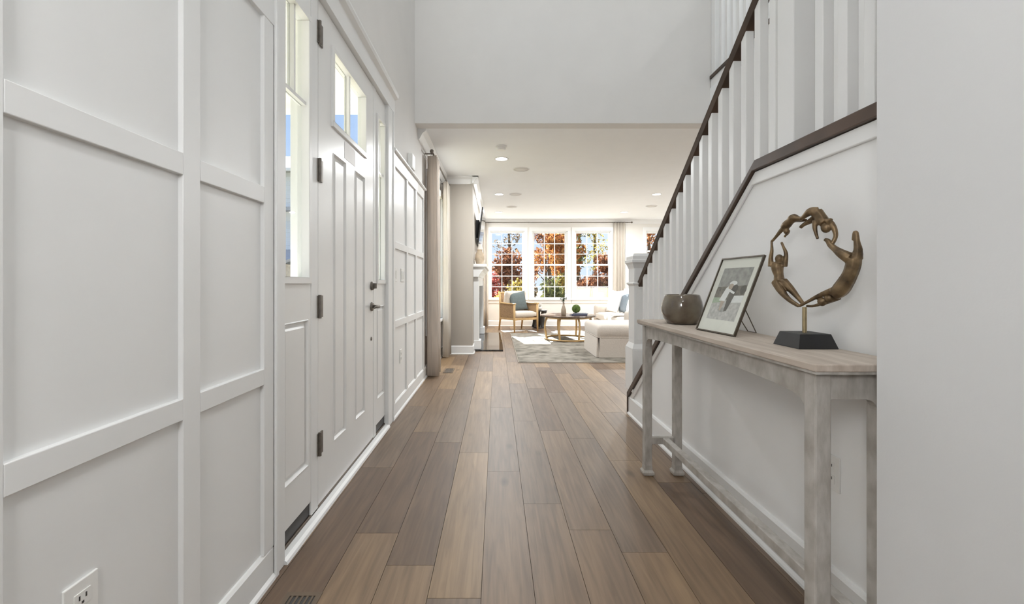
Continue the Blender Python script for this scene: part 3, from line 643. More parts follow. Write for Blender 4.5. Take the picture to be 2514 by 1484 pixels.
bx('chime_cover', PLASTIC, ch, XL+0.0, XL+0.045, 4.06, 4.20, 2.19, 2.33, bevel=0.006)
bx('chime_slot', SOCKET, ch, XL+0.045, XL+0.0455, 4.08, 4.18, 2.205, 2.208)
REG = mat('brown_register', (0.16, 0.12, 0.085), 0.5, 0.1, 10, metal=0.3)
def register(label, x, y, wx, wy):
    o = thing('floor_register', label, 'floor vent', (x, y, 0.0))
    b = MB(); t_ = 0.018
    b.box(x-wx/2, x+wx/2, y-wy/2, y-wy/2+t_, 0, 0.004).box(x-wx/2, x+wx/2, y+wy/2-t_, y+wy/2, 0, 0.004).box(x-wx/2, x-wx/2+t_, y-wy/2+t_, y+wy/2-t_, 0, 0.004).box(x+wx/2-t_, x+wx/2, y-wy/2+t_, y+wy/2-t_, 0, 0.004)
    b.build('frame', REG, o)
    bx('duct', SOCKET, o, x-wx/2+t_, x+wx/2-t_, y-wy/2+t_, y+wy/2-t_, 0.0002, 0.0008)
    n = max(3, int((wx-2*t_)/0.016))
    for i in range(n):
        xx = x-wx/2+t_+(i+0.5)*(wx-2*t_)/n; bx('slat', REG, o, xx-0.0035, xx+0.0035, y-wy/2+t_, y+wy/2-t_, 0.0008, 0.0035)
register('brown slatted floor register near the panelled wall', -0.675, 1.36, 0.125, 0.30)
register('small brown floor register behind the linen curtain', -0.60, 5.36, 0.12, 0.28)

# ------------------------------------------------------------------ ceiling fittings
def downlight(x, y, z, watt, label, group, r=0.078):
    o = thing('recessed_light', label, 'ceiling light', (x, y, z), group)
    MB().lathe([(r, 0), (r+0.014, 0), (r+0.014, -0.005), (r+0.002, -0.007), (r, -0.004)], (x, y, z), 24, cap=False).build('trim_ring', WHITE, o, smooth=True)
    MB().lathe([(r, 0.0), (r, -0.003), (r*0.6, -0.006), (0.001, -0.007)], (x, y, z), 24).build('lens', LENS, o, smooth=True)
    l = bpy.data.lights.new('lamp_glow', 'AREA'); l.shape = 'DISK'; l.size = r*2; l.energy = watt; l.color = (0.97, 0.99, 1.0)
    lo = bpy.data.objects.new('lamp_glow', l); COL.objects.link(lo); lo.parent = o; lo.location = (0, 0, -0.010); WL[lo] = Vector((x, y, z))
LG = 'recessed lamps in the living room ceiling'
for x, y, lb in ((0.06, 5.66, 'beside the smoke detector'), (0.04, 7.9, 'above the black hearth slab'), (0.04, 9.88, 'in front of the armchair window'), (2.92, 5.66, 'seen between the stair balusters'), (2.94, 7.9, 'above the near end of the sofa'), (2.93, 9.88, 'in front of the window by the sofa')):
    downlight(x, y, ZC, DOWN_W, 'round lit recessed ceiling lamp '+lb, LG)
for x, y, lb in ((-0.45, 1.4, 'above the front door'), (-0.45, 2.4, 'above the entrance beside the header wall'), (1.65, 1.9, 'above the stair landing'), (1.65, 2.6, 'above the foot of the stairs')):
    downlight(x, y, ZT, FOYER_FILL_W, 'added recessed lamp in the high foyer ceiling '+lb, 'added lamps in the foyer ceiling', 0.09)  # added above the view to brighten the foyer
for x, y, lb in ((0.0, 0.3, 'near the foyer'), (-0.1, -1.3, 'near the hall end wall')):
    downlight(x, y, ZC, HALL_FILL_W, 'added recessed lamp in the hall ceiling '+lb, 'added lamps in the hall ceiling')  # added behind the view to brighten the near walls
for x, y, lb in ((3.4, 2.4, 'over the middle'), (3.4, 3.6, 'beside the header wall')):
    downlight(x, y, ZT, FOYER_FILL_W*0.6, 'added recessed lamp above the upper landing '+lb, 'added lamps above the landing')  # added out of view as extra light from the landing
pd = thing('added_pendant', 'white globe lamp added out of view in the hall', 'added pendant lamp', (-0.42, -0.5, 1.56))  # added behind the camera to light the near walls
MB().sphere((-0.42, -0.5, 1.7), 0.14, 24).build('globe', LENS, pd, smooth=True)
MB().tube([(-0.42, -0.5, 1.84), (-0.42, -0.5, 2.72)], 0.006, 8).build('cord', NICKEL, pd)
MB().lathe([(0.06, 2.715), (0.06, 2.735), (0.05, 2.74)], (-0.42, -0.5, 0), 20).build('canopy', NICKEL, pd)
pl_ = bpy.data.lights.new('lamp_glow', 'POINT'); pl_.energy = PEND_FILL_W; pl_.shadow_soft_size = 0.15; po = bpy.data.objects.new('lamp_glow', pl_); COL.objects.link(po); po.parent = pd; po.location = (0, 0, 0.14)
SPK = mat('speaker_mesh', (0.70, 0.69, 0.67), 0.8, 0.1, 120, bump=0.3)
for x, y, lb in ((0.35, 6.18, 'behind the lamp by the smoke detector'), (0.34, 7.9, 'beside the lamp over the hearth'), (0.32, 9.2, 'over the far end of the coffee table'), (3.28, 9.1, 'over the sofa back')):
    o = thing('ceiling_speaker', 'flat round white speaker grille '+lb, 'ceiling speaker', (x, y, ZC), 'round speaker grilles in the living room ceiling')
    MB().lathe([(0.108, 0), (0.120, 0), (0.120, -0.004), (0.108, -0.006)], (x, y, ZC), 28, cap=False).build('rim', WHITE, o, smooth=True)
    MB().lathe([(0.108, 0), (0.108, -0.004), (0.001, -0.005)], (x, y, ZC), 28).build('grille', SPK, o, smooth=True)
o = thing('smoke_detector', 'white smoke detector hanging from the ceiling near the header', 'smoke detector', (0.05, 5.14, ZC))
MB().lathe([(0.066, 0), (0.066, -0.018), (0.062, -0.020)], (0.05, 5.14, ZC), 24).build('base', PLASTIC, o, smooth=False)
MB().lathe([(0.055, -0.020), (0.056, -0.042), (0.045, -0.052), (0.001, -0.054)], (0.05, 5.14, ZC), 24).build('cover', PLASTIC, o, smooth=False)

# ------------------------------------------------------------------ curtains
def rod(label, p0, p1, brackets, wall):
    o = thing('curtain_rod', label, 'curtain rod', tuple((Vector(p0)+Vector(p1))/2))
    MB().tube([p0, p1], 0.011, 10).build('pole', NICKEL, o, smooth=True)
    d = (Vector(p1)-Vector(p0)).normalized()
    for p, s in ((p0, -1), (p1, 1)): MB().sphere(Vector(p)+d*s*0.022, 0.024, 12).build('finial', NICKEL, o, smooth=True)
    for b in brackets: MB().tube([b, wall(b)], 0.007, 8).build('bracket', NICKEL, o)
rod('curtain rod with dark finials above the linen curtains', (-0.745, 4.93, 2.605), (-0.745, 6.56, 2.605), [(-0.745, 5.0, 2.605), (-0.745, 6.5, 2.605)], lambda b: (XL, b[1], b[2]))
rod('long thin curtain rod above the three tall windows', (-0.36, 10.94, 2.655), (3.42, 10.94, 2.655), [(-0.28, 10.94, 2.655), (0.81, 10.94, 2.655), (1.91, 10.94, 2.655), (3.34, 10.94, 2.655)], lambda b: (b[0], YF, b[2]))
def curtain(label, m, axis, c, a0, a1, z0, z1, amp, waves, seed):
    r = random.Random(seed); n = waves*10; rows = 7; g1 = []; ph = [r.uniform(-0.4, 0.4) for _ in range(waves+2)]
    th = 0.006
    rings = []
    for k in range(rows):
        u = k/(rows-1); z = z0+(z1-z0)*u; fr, bk = [], []
        for i in range(n+1):
            t = i/n; wv = t*waves*2*PI; q = ph[int(t*waves)]
            d = amp*(1-0.25*u)*math.cos(wv+q*math.sin(PI*u)*0.3)+0.010*(1-u)*math.sin(5*t+seed)
            a = a0+(a1-a0)*(t+0.015*math.sin(7*t+3*u+seed))
            for lst, off in ((fr, th/2), (bk, -th/2)):
                lst.append((c+d+off, a, z) if axis == 'Y' else (a, c+d+off, z))
        rings.append(fr+bk[::-1])
    o = thing('curtain', label, 'curtain', ((c, (a0+a1)/2, z0) if axis == 'Y' else ((a0+a1)/2, c, z0)))
    MB().loft(rings).build('drape', m, o, smooth=True)
    b = MB()
    for i in range(waves):
        a = a0+(a1-a0)*(i+0.5)/waves
        P = [(c+0.017*math.cos(t), a, z1+0.008+0.017*math.sin(t)) if axis == 'Y' else (a, c+0.017*math.cos(t), z1+0.008+0.017*math.sin(t)) for t in [2*PI*k/10 for k in range(10)]]
        MB().tube(P, 0.0025, 5, closed=True).build('ring', NICKEL, o)
curtain('long taupe linen curtain hanging beside the panelled wall', LINEN, 'Y', -0.755, 4.97, 5.22, 0.015, 2.58, 0.072, 3, 1)
curtain('pale linen curtain hanging against the chimney breast', SHEER, 'Y', -0.752, 6.24, 6.56, 0.015, 2.58, 0.045, 4, 2)
curtain('cream drape in the corner behind the fireplace', SHEER, 'X', 10.94, -0.36, -0.22, 0.015, 2.644, 0.045, 2, 3)
curtain('cream drape at the sofa end of the tall windows', SHEER, 'X', 10.94, 2.98, 3.28, 0.015, 2.644, 0.045, 4, 4)

# ------------------------------------------------------------------ fireplace
fp = thing('fireplace', 'white wooden mantelpiece around a dark firebox', 'fireplace', (-0.3, 8.12, 0))
MY0, MY1 = 6.95, 9.30
for y in (MY0, MY1-0.22):
    p = bx('pilaster', WHITE, fp, CXF, CXF+0.085, y, y+0.22, 0.14, 1.16, bevel=0.004)
    bx('plinth_block', WHITE, p, CXF, CXF+0.115, y-0.015, y+0.235, 0.026, 0.17, bevel=0.006)
bx('frieze', WHITE, fp, CXF, CXF+0.075, MY0+0.006, MY1-0.006, 1.05, 1.24, bevel=0.003)
MB().prism([(CXF, 1.20), (CXF+0.085, 1.20), (CXF+0.10, 1.24), (CXF+0.135, 1.29), (CXF+0.175, 1.33), (CXF+0.175, 1.36), (CXF, 1.36)], MY0-0.06, MY1+0.06, 'Y').build('bed_moulding', WHITE, fp)
bx('mantel_shelf', WHITE, fp, CXF, CXF+0.21, MY0-0.10, MY1+0.10, 1.36, 1.405, bevel=0.006)
bx('surround', STONE, fp, CXF, CXF+0.02, MY0+0.22, MY1-0.22, 0.03, 1.05)
bx('firebox', BLACKB, fp, CXF+0.02, CXF+0.028, MY0+0.55, MY1-0.55, 0.05, 0.80)
bx('firebox_glass', GLASS, fp, CXF+0.030, CXF+0.034, MY0+0.55, MY1-0.55, 0.05, 0.80)
hs = MB().box(CXF+0.0, 0.10, 6.90, 9.35, 0.0, 0.025).build('hearth_slab', STONE, bevel=0.003); tag(hs, 'polished black granite hearth slab on the floor before the mantelpiece', 'hearth')
tv = thing('television', 'black flat television tilted on the chimney breast above the mantel', 'television', (-0.33, 8.1, 1.80))
M = Matrix.Translation((-0.325, 8.1, 1.80)) @ Matrix.Rotation(math.radians(7.5), 4, 'Y')
MB().box(-0.012, 0.012, -0.72, 0.72, 0.0, 0.62).xf(M).build('screen_body', BLACKW, tv, bevel=0.004)
MB().box(0.012, 0.0135, -0.70, 0.70, 0.02, 0.60).xf(M).build('screen', mat('dark_screen', (0.01, 0.01, 0.012), 0.08, 0.1, 3), tv)
MB().box(-0.040, 0.02, -0.30, 0.30, 0.12, 0.45).xf(Matrix.Translation((-0.338, 8.1, 1.80))).build('mount', BLACKB, tv)
u1 = MB().lathe([(0.001, 0), (0.050, 0), (0.056, 0.01), (0.078, 0.09), (0.072, 0.17), (0.045, 0.215), (0.040, 0.235), (0.052, 0.25), (0.046, 0.25), (0.034, 0.235), (0.001, 0.23)], (-0.285, 7.10, 1.405), 24).build('mantel_jar', mat('tan_ceramic', (0.50, 0.40, 0.29), 0.55, 0.15, 15, bump=0.1), smooth=True)
tag(u1, 'tan ceramic jar at the near end of the mantel shelf', 'jar')
u2 = MB().lathe([(0.001, 0), (0.045, 0), (0.052, 0.02), (0.058, 0.18), (0.050, 0.28), (0.030, 0.33), (0.034, 0.36), (0.028, 0.36), (0.022, 0.33), (0.001, 0.30)], (-0.29, 7.34, 1.405), 24).build('mantel_vase', mat('white_ceramic', (0.80, 0.77, 0.72), 0.45, 0.05, 15, bump=0.05), smooth=True)
tag(u2, 'taller white ceramic vase standing behind the tan jar on the mantel', 'vase')

# ------------------------------------------------------------------ rug
def rug_mat():
    m = bpy.data.materials.new('faded_rug'); m.use_nodes = True; t = m.node_tree; p = t.nodes['Principled BSDF']; L = t.links.new
    g = t.nodes.new('ShaderNodeNewGeometry'); n1 = t.nodes.new('ShaderNodeTexNoise'); n1.inputs['Scale'].default_value = 5; n1.inputs['Detail'].default_value = 8; L(g.outputs['Position'], n1.inputs['Vector'])
    v = t.nodes.new('ShaderNodeTexVoronoi'); v.inputs['Scale'].default_value = 6; v.feature = 'DISTANCE_TO_EDGE'; L(g.outputs['Position'], v.inputs['Vector'])
    mx = t.nodes.new('ShaderNodeMath'); mx.operation = 'MULTIPLY_ADD'; mx.inputs[1].default_value = 0.35; L(v.outputs[0], mx.inputs[0]); L(n1.outputs['Fac'], mx.inputs[2])
    r = t.nodes.new('ShaderNodeValToRGB'); e = r.color_ramp.elements; e[0].position = 0.36; e[0].color = (0.105, 0.092, 0.074, 1); e[1].position = 0.68; e[1].color = (0.285, 0.26, 0.22, 1); q = e.new(0.5); q.color = (0.20, 0.182, 0.15, 1)
    L(mx.outputs[0], r.inputs[0]); L(r.outputs[0], p.inputs['Base Color']); p.inputs['Roughness'].default_value = 0.95
    b = t.nodes.new('ShaderNodeBump'); b.inputs['Strength'].default_value = 0.4; n2 = t.nodes.new('ShaderNodeTexNoise'); n2.inputs['Scale'].default_value = 90; L(g.outputs['Position'], n2.inputs['Vector']); L(n2.outputs['Fac'], b.inputs['Height']); L(b.outputs[0], p.inputs['Normal'])
    return m
rg = thing('area_rug', 'faded grey patterned rug under the coffee table and ottoman', 'rug', (1.9, 7.6, 0))
bx('pile', rug_mat(), rg, 0.305, 3.5, 5.90, 9.35, 0.001, 0.014, bevel=0.004)
bx('border', mat('rug_border', (0.28, 0.245, 0.20), 0.95, 0.1, 50), rg, 0.290, 3.515, 5.885, 9.365, 0.0005, 0.010, bevel=0.003)
ZR = 0.0145

def cushion(sx, sy, sz, n=10, puff=1.0):
    """soft box: local, centred in x,y, from z 0 to sz"""
    rings = []; b = MB()
    top, bot = [], []
    for j in range(n+1):
        for i in range(n+1):
            u, v = i/n*2-1, j/n*2-1
            e = (1-abs(u)**4)*(1-abs(v)**4)
            h = sz*0.5*(0.62+0.38*e**0.5*puff) if abs(u) < 1 and abs(v) < 1 else sz*0.28
            k = 1-0.02*(abs(u*v))
            top.append((u*sx/2*k, v*sy/2*k, sz/2+h)); bot.append((u*sx/2*k, v*sy/2*k, sz/2-h))
    N = (n+1)**2; fs = []
    for j in range(n):
        for i in range(n):
            a = j*(n+1)+i; fs.append((a, a+1, a+n+2, a+n+1)); fs.append((N+a, N+a+n+1, N+a+n+2, N+a+1))
    rim = [i for i in range(n+1)]+[(j+1)*(n+1)-1 for j in range(1, n+1)]+[n*(n+1)+i for i in range(n-1, -1, -1)]+[j*(n+1) for j in range(n-1, 0, -1)]
    for k in range(len(rim)):
        a, c = rim[k], rim[(k+1) % len(rim)]; fs.append((a, N+a, N+c, c))
    return b.add(top+bot, fs)
def pillow(s, t, n=12):
    """throw pillow standing in its local XZ plane, pointed corners, thickness t along Y"""
    top, bot = [], []
    for j in range(n+1):
        for i in range(n+1):
            u, v = i/n*2-1, j/n*2-1
            h = t/2*((1-u*u)*(1-v*v))**0.42 if abs(u) < 1 and abs(v) < 1 else 0.0
            k = 1-0.09*(1-v*v)*abs(u)**3; q = 1-0.09*(1-u*u)*abs(v)**3
            top.append((u*s/2*k, -h-0.001, s/2+v*s/2*q)); bot.append((u*s/2*k, h+0.001, s/2+v*s/2*q))
    N = (n+1)**2; fs = []
    for j in range(n):
        for i in range(n):
            a = j*(n+1)+i; fs.append((a, a+1, a+n+2, a+n+1)); fs.append((N+a, N+a+n+1, N+a+n+2, N+a+1))
    rim = [i for i in range(n+1)]+[(j+1)*(n+1)-1 for j in range(1, n+1)]+[n*(n+1)+i for i in range(n-1, -1, -1)]+[j*(n+1) for j in range(n-1, 0, -1)]
    for k in range(len(rim)):
        a, c = rim[k], rim[(k+1) % len(rim)]; fs.append((a, N+a, N+c, c))
    return MB().add(top+bot, fs)

# ------------------------------------------------------------------ ottoman
ox0, ox1, oy0, oy1 = 1.455, 2.36, 6.20, 7.14
ot = thing('ottoman', 'square cream ottoman with skirt and corner pleats', 'ottoman', ((ox0+ox1)/2, (oy0+oy1)/2, ZR))
def soft_ring(x0, x1, y0, y1, z, r, n=5):
    P = []
    for cx, cy, a0 in ((x1-r, y1-r, 0), (x0+r, y1-r, 90), (x0+r, y0+r, 180), (x1-r, y0+r, 270)):
        for k in range(n+1):
            t = math.radians(a0+90*k/n); P.append((cx+r*math.cos(t), cy+r*math.sin(t), z))
    return P
MB().loft([soft_ring(ox0+i, ox1-i, oy0+i, oy1-i, z, 0.05) for i, z in ((0.004, 0.315), (0.0, 0.33), (-0.006, 0.38), (-0.004, 0.44), (0.012, 0.475), (0.05, 0.492), (0.2, 0.498))]).build('seat_cushion', SOFA, ot, smooth=True)
MB().loft([soft_ring(ox0-0.002, ox1+0.002, oy0-0.002, oy1+0.002, z, 0.05) for z in (0.306, 0.318)]).build('welt', SOFA, ot, smooth=True)
for nm, (a0, a1, b0_, b1_) in (('skirt', (ox0+0.035, ox1-0.035, oy0, oy0+0.018)), ('skirt', (ox0+0.035, ox1-0.035, oy1-0.018, oy1)), ('skirt', (ox0, ox0+0.018, oy0+0.035, oy1-0.035)), ('skirt', (ox1-0.018, ox1, oy0+0.035, oy1-0.035))):
    e = 0.012
    MB().loft([[(a0-e, b0_-e, ZR+0.003), (a1+e, b0_-e, ZR+0.003), (a1+e, b1_+e, ZR+0.003), (a0-e, b1_+e, ZR+0.003)], [(a0, b0_, 0.308), (a1, b0_, 0.308), (a1, b1_, 0.308), (a0, b1_, 0.308)]]).build(nm, SOFA, ot, bevel=0.003)
bx('inner_base', mat('dark_base_cloth', (0.30, 0.27, 0.24), 0.9, 0.1, 30), ot, ox0+0.03, ox1-0.03, oy0+0.03, oy1-0.03, ZR, 0.307)  # inner base in a darker cloth than the cover

# ------------------------------------------------------------------ coffee table
cx, cy, ch_ = 1.39, 8.36, 0.485
cf = thing('coffee_table', 'round coffee table with dark top on curved golden legs', 'coffee table', (cx, cy, ZR))
MB().lathe([(0.001, ch_-0.030), (0.525, ch_-0.030), (0.545, ch_-0.022), (0.548, ch_-0.008), (0.540, ch_), (0.001, ch_)], (cx, cy, 0), 56).build('tabletop', DARKTOP, cf, smooth=False)
MB().tube([(cx+0.46*math.cos(2*PI*k/40), cy+0.46*math.sin(2*PI*k/40), ZR+0.016) for k in range(40)], 0.016, 8, closed=True).build('base_ring', OAK, cf, smooth=True)
MB().tube([(cx+0.44*math.cos(2*PI*k/40), cy+0.44*math.sin(2*PI*k/40), ch_-0.045) for k in range(40)], 0.015, 8, closed=True).build('top_ring', OAK, cf, smooth=True)
for k in range(8):
    t = 2*PI*(k+0.35)/8; P = crom([(0.43, ch_-0.04), (0.475, 0.37), (0.490, 0.25), (0.470, 0.13), (0.455, ZR+0.02)], 5)
    MB().tube([(cx+r*math.cos(t), cy+r*math.sin(t), z) for r, z in P], 0.021, 8, flat=0.7).build('leg', OAK, cf, smooth=True)
CT = ch_
vz = thing('flower_vase', 'tall tan bottle vase with dark green sprigs on the coffee table', 'vase', (1.275, 8.20, CT))
VM = mat('taupe_bottle', (0.34, 0.27, 0.20), 0.45, 0.12, 18, bump=0.08)
MB().lathe([(0.001, 0), (0.040, 0), (0.047, 0.008), (0.049, 0.06), (0.046, 0.11), (0.030, 0.165), (0.017, 0.195), (0.016, 0.235), (0.020, 0.245), (0.015, 0.245), (0.012, 0.20), (0.001, 0.18)], (1.275, 8.20, CT), 22).build('bottle', VM, vz, smooth=True)
LEAFG = foliage_mat('sprig_leaf', (0.035, 0.055, 0.025), (0.07, 0.095, 0.045), (0.13, 0.15, 0.08))
rr = random.Random(5); lf = MB()
for s_ in range(9):
    a = rr.uniform(0, 2*PI); sp_ = rr.uniform(0.03, 0.13); hh = rr.uniform(0.10, 0.26)
    p0 = Vector((1.275, 8.20, CT+0.22)); p1 = p0+Vector((sp_*math.cos(a), sp_*math.sin(a), hh)); pm = (p0+p1)/2+Vector((0, 0, 0.03))
    pts = [p0, pm, p1]; MB().tube(pts, [0.0022, 0.002, 0.0012], 5).build('stem', LEAFG, vz)
    for k in range(13):
        t = 0.25+0.75*k/12; c = p0.lerp(pm, t*2) if t < 0.5 else pm.lerp(p1, t*2-1)
        d = Vector((rr.uniform(-1, 1), rr.uniform(-1, 1), rr.uniform(-0.2, 0.9))).normalized(); l_ = rr.uniform(0.025, 0.045); w_ = d.cross(Vector((rr.uniform(-1, 1), rr.uniform(-1, 1), 1))).normalized()*l_*0.24
        lf.add([c, c+d*l_*0.5+w_, c+d*l_, c+d*l_*0.5-w_], [(0, 1, 2, 3)])
lf.build('leaves', LEAFG, vz)
bk1 = thing('book', 'navy bound book lying on the coffee table, lower of two', 'book', (1.56, 8.22, CT))
NAVY = mat('navy_cover', (0.035, 0.045, 0.10), 0.5, 0.1, 20); PAGE = mat('page_edges', (0.78, 0.75, 0.68), 0.8, 0.06, 90, (1, 1, 8))
def book(o, x, y, z, wx, wy, h, m):
    bx('pages', PAGE, o, x-wx/2+0.003, x+wx/2-0.005, y-wy/2+0.005, y+wy/2-0.005, z+0.003, z+h-0.003)
    bx('cover', m, o, x-wx/2, x+wx/2, y-wy/2, y+wy/2, z, z+0.003); bx('cover', m, o, x-wx/2, x+wx/2, y-wy/2, y+wy/2, z+h-0.003, z+h); bx('spine', m, o, x-wx/2, x+wx/2, y-wy/2, y-wy/2+0.004, z+0.003, z+h-0.003)
book(bk1, 1.56, 8.22, CT, 0.30, 0.22, 0.022, NAVY)
bk2 = thing('book', 'slate grey book lying on top of the navy book', 'book', (1.60, 8.23, CT+0.022))
book(bk2, 1.60, 8.23, CT+0.022, 0.26, 0.19, 0.018, mat('slate_cover', (0.20, 0.21, 0.24), 0.5, 0.1, 20))
gs = MB(); gc = (1.52, 8.23, CT+0.040+0.084)
gs.sphere(gc, 0.076, 20)
gsr = random.Random(9)
go = thing('moss_ball', 'round green moss ball resting on the stacked books', 'decorative ball', (gc[0], gc[1], CT+0.040))
gs.build('core', mat('dark_moss', (0.03, 0.055, 0.012), 0.9, 0.4, 40, bump=0.6), go, smooth=True)
tw = MB()
for k in range(26):
    ax = Vector((gsr.uniform(-1, 1), gsr.uniform(-1, 1), gsr.uniform(-1, 1))).normalized(); u_ = ax.orthogonal().normalized(); v_ = ax.cross(u_)
    tw.tube([Vector(gc)+(u_*math.cos(2*PI*i/16)+v_*math.sin(2*PI*i/16))*0.0775+ax*gsr.uniform(-0.015, 0.015) for i in range(16)], 0.0042, 5, closed=True)
o = tw.build('twine', mat('moss_twine', (0.10, 0.155, 0.035), 0.9, 0.35, 30), go); o['kind'] = 'stuff'

# ------------------------------------------------------------------ armchair (built facing -Y, then turned)
ac = thing('armchair', 'oak framed armchair with woven cane sides and cream cushions', 'armchair', (0, 0, 0))
W, D = 0.70, 0.68
for sx in (-1, 1):
    x = sx*(W/2-0.025)
    fl_ = MB().tube([(x, -D/2+0.03, 0.625), (x, -D/2+0.03, 0.30), (x, -D/2+0.02, 0.0)], [0.027, 0.025, 0.017], 8).build('front_leg', OAK, ac, smooth=True)
    MB().tube([(x*0.92, D/2-0.02, 0.88), (x*0.95, D/2-0.06, 0.60), (x, D/2-0.09, 0.30), (x, D/2-0.03, 0.0)], [0.022, 0.026, 0.026, 0.016], 8).build('rear_leg', OAK, ac, smooth=True)
    arm = MB().loft([[(x-0.032, y, z), (x+0.032, y, z), (x+0.032, y, z+0.028), (x-0.032, y, z+0.028)] for y, z in ((-D/2+0.0, 0.622), (0.0, 0.622), (D/2-0.10, 0.635))]).build('arm', OAK, ac, bevel=0.006)
    bx('side_panel', CANE, ac, x-0.010, x+0.010, -D/2+0.05, D/2-0.075, 0.305, 0.623)
    bx('side_rail', OAK, ac, x-0.018, x+0.018, -D/2+0.03, D/2-0.08, 0.275, 0.308, bevel=0.004)
bx('front_rail', OAK, ac, -W/2+0.03, W/2-0.03, -D/2+0.015, -D/2+0.045, 0.265, 0.315, bevel=0.004)
bx('rear_rail', OAK, ac, -W/2+0.03, W/2-0.03, D/2-0.105, D/2-0.075, 0.265, 0.315, bevel=0.004)
MB().tube([(-W/2*0.86, D/2-0.022, 0.872), (0, D/2+0.01, 0.885), (W/2*0.86, D/2-0.022, 0.872)], 0.022, 8).build('top_rail', OAK, ac, smooth=True)
MB().prism([(D/2-0.098, 0.31), (D/2-0.085, 0.31), (D/2-0.052, 0.62), (D/2-0.010, 0.87), (D/2-0.022, 0.87), (D/2-0.065, 0.62)], -W/2+0.06, W/2-0.06, 'X').build('back_panel', CANE, ac)
cushion(W-0.10, D-0.10, 0.15, 12).xf(Matrix.Translation((0, -0.035, 0.315))).build('seat_cushion', SOFA, ac, smooth=True)
cushion(W-0.14, 0.50, 0.15, 12).xf(Matrix.Translation((0, 0.262, 0.435)) @ Matrix.Rotation(math.radians(101), 4, 'X') @ Matrix.Translation((0, 0.25, -0.005))).build('back_cushion', SOFA, ac, smooth=True)
AY = math.radians(33)
ac.location = (0.49, 9.98, 0.0); ac.rotation_euler = (0, 0, AY); WL[ac] = Vector((0.49, 9.98, 0.0))
def place(o, loc, rz): o.location = loc; o.rotation_euler = (0, 0, rz); WL[o] = Vector(loc)
pi_ = pillow(0.46, 0.15).xf(Matrix.Rotation(math.radians(-16), 4, 'X')).build('throw_pillow', TEAL, smooth=True)
tag(pi_, 'dark grey green throw pillow on the oak armchair', 'pillow')
q = Matrix.Rotation(AY, 3, 'Z') @ Vector((0.03, 0.02, 0)); pi_.location = (0.49+q.x, 9.98+q.y, 0.468); pi_.rotation_euler = (0, math.radians(-4), AY-0.1); WL[pi_] = Vector(pi_.location)

# ------------------------------------------------------------------ side table with flowers
sx_, sy_ = 1.03, 10.55
sdt = thing('side_table', 'small black drum side table beside the armchair', 'side table', (sx_, sy_, 0))
MB().lathe([(0.001, 0.415), (0.20, 0.415), (0.205, 0.422), (0.205, 0.438), (0.20, 0.445), (0.001, 0.445)], (sx_, sy_, 0), 32).build('tabletop', BLACKW, sdt)
MB().lathe([(0.001, 0), (0.15, 0), (0.155, 0.012), (0.15, 0.024), (0.001, 0.024)], (sx_, sy_, 0), 32).build('base_disc', BLACKW, sdt)
for k in range(5):
    t = 2*PI*k/5+0.3; P = crom([(0.17, 0.418), (0.125, 0.30), (0.105, 0.20), (0.115, 0.10), (0.14, 0.02)], 4)
    MB().tube([(sx_+r*math.cos(t), sy_+r*math.sin(t), z) for r, z in P], 0.045, 8, flat=0.35).build('leg', BLACKW, sdt, smooth=True)
fv = thing('flower_pot', 'small white flower posy in a pale pot on the black side table', 'flowers', (sx_+0.02, sy_-0.08, 0.445))
MB().lathe([(0.001, 0), (0.035, 0), (0.048, 0.05), (0.044, 0.075), (0.038, 0.075), (0.001, 0.06)], (sx_+0.02, sy_-0.08, 0.445), 18).build('pot', mat('pale_pot', (0.7, 0.68, 0.64), 0.5, 0.05, 20), fv, smooth=True)
for k in range(9):
    a = rr.uniform(0, 2*PI); r = rr.uniform(0.01, 0.065); c = Vector((sx_+0.02+r*math.cos(a), sy_-0.08+r*math.sin(a), 0.445+0.105+rr.uniform(0, 0.05)))
    fo = MB().tube([(sx_+0.02, sy_-0.08, 0.50), tuple(c)], 0.002, 5).build('stem', LEAFG, fv)
    pb = MB()
    for j in range(6):
        t = 2*PI*j/6; d = Vector((math.cos(t), math.sin(t), 0.35)); w_ = Vector((-math.sin(t), math.cos(t), 0))*0.010
        pb.add([c, c+d*0.014+w_, c+d*0.026, c+d*0.014-w_], [(0, 1, 2, 3)])
    pb.build('blossom', CWHITE, fo)

# ------------------------------------------------------------------ sofa (faces -X)
sf = thing('sofa', 'long cream skirted sofa facing the fireplace', 'sofa', (2.66, 8.5, ZR))
s0, s1, sy0, sy1 = 2.20, 3.12, 7.25, 9.78
bx('base', SOFA, sf, s0+0.02, s1, sy0+0.02, sy1-0.02, ZR+0.02, 0.30, bevel=0.02)
MB().loft([[(s0-e, sy0-e, z), (s1+e, sy0-e, z), (s1+e, sy1+e, z), (s0-e, sy1+e, z)] for e, z in ((0.01, ZR+0.004), (0.0, 0.20))], cap=False).build('skirt', SOFA, sf)
for a, b_ in ((sy0, sy0+0.22), (sy1-0.22, sy1)):
    MB().loft([soft_ring(s0+i, s1-i, a+i, b_-i, z, 0.05) for i, z in ((0.0, 0.20), (0.0, 0.56), (0.010, 0.60), (0.03, 0.622), (0.07, 0.628))]).build('arm', SOFA, sf, smooth=True)
MB().loft([soft_ring(s1-0.24+i, s1-i, sy0+0.01+i, sy1-0.01-i, z, 0.05) for i, z in ((0.0, 0.28), (0.0, 0.78), (0.012, 0.82), (0.05, 0.835))]).build('backrest', SOFA, sf, smooth=True)
sl = (sy1-sy0-0.44)/2
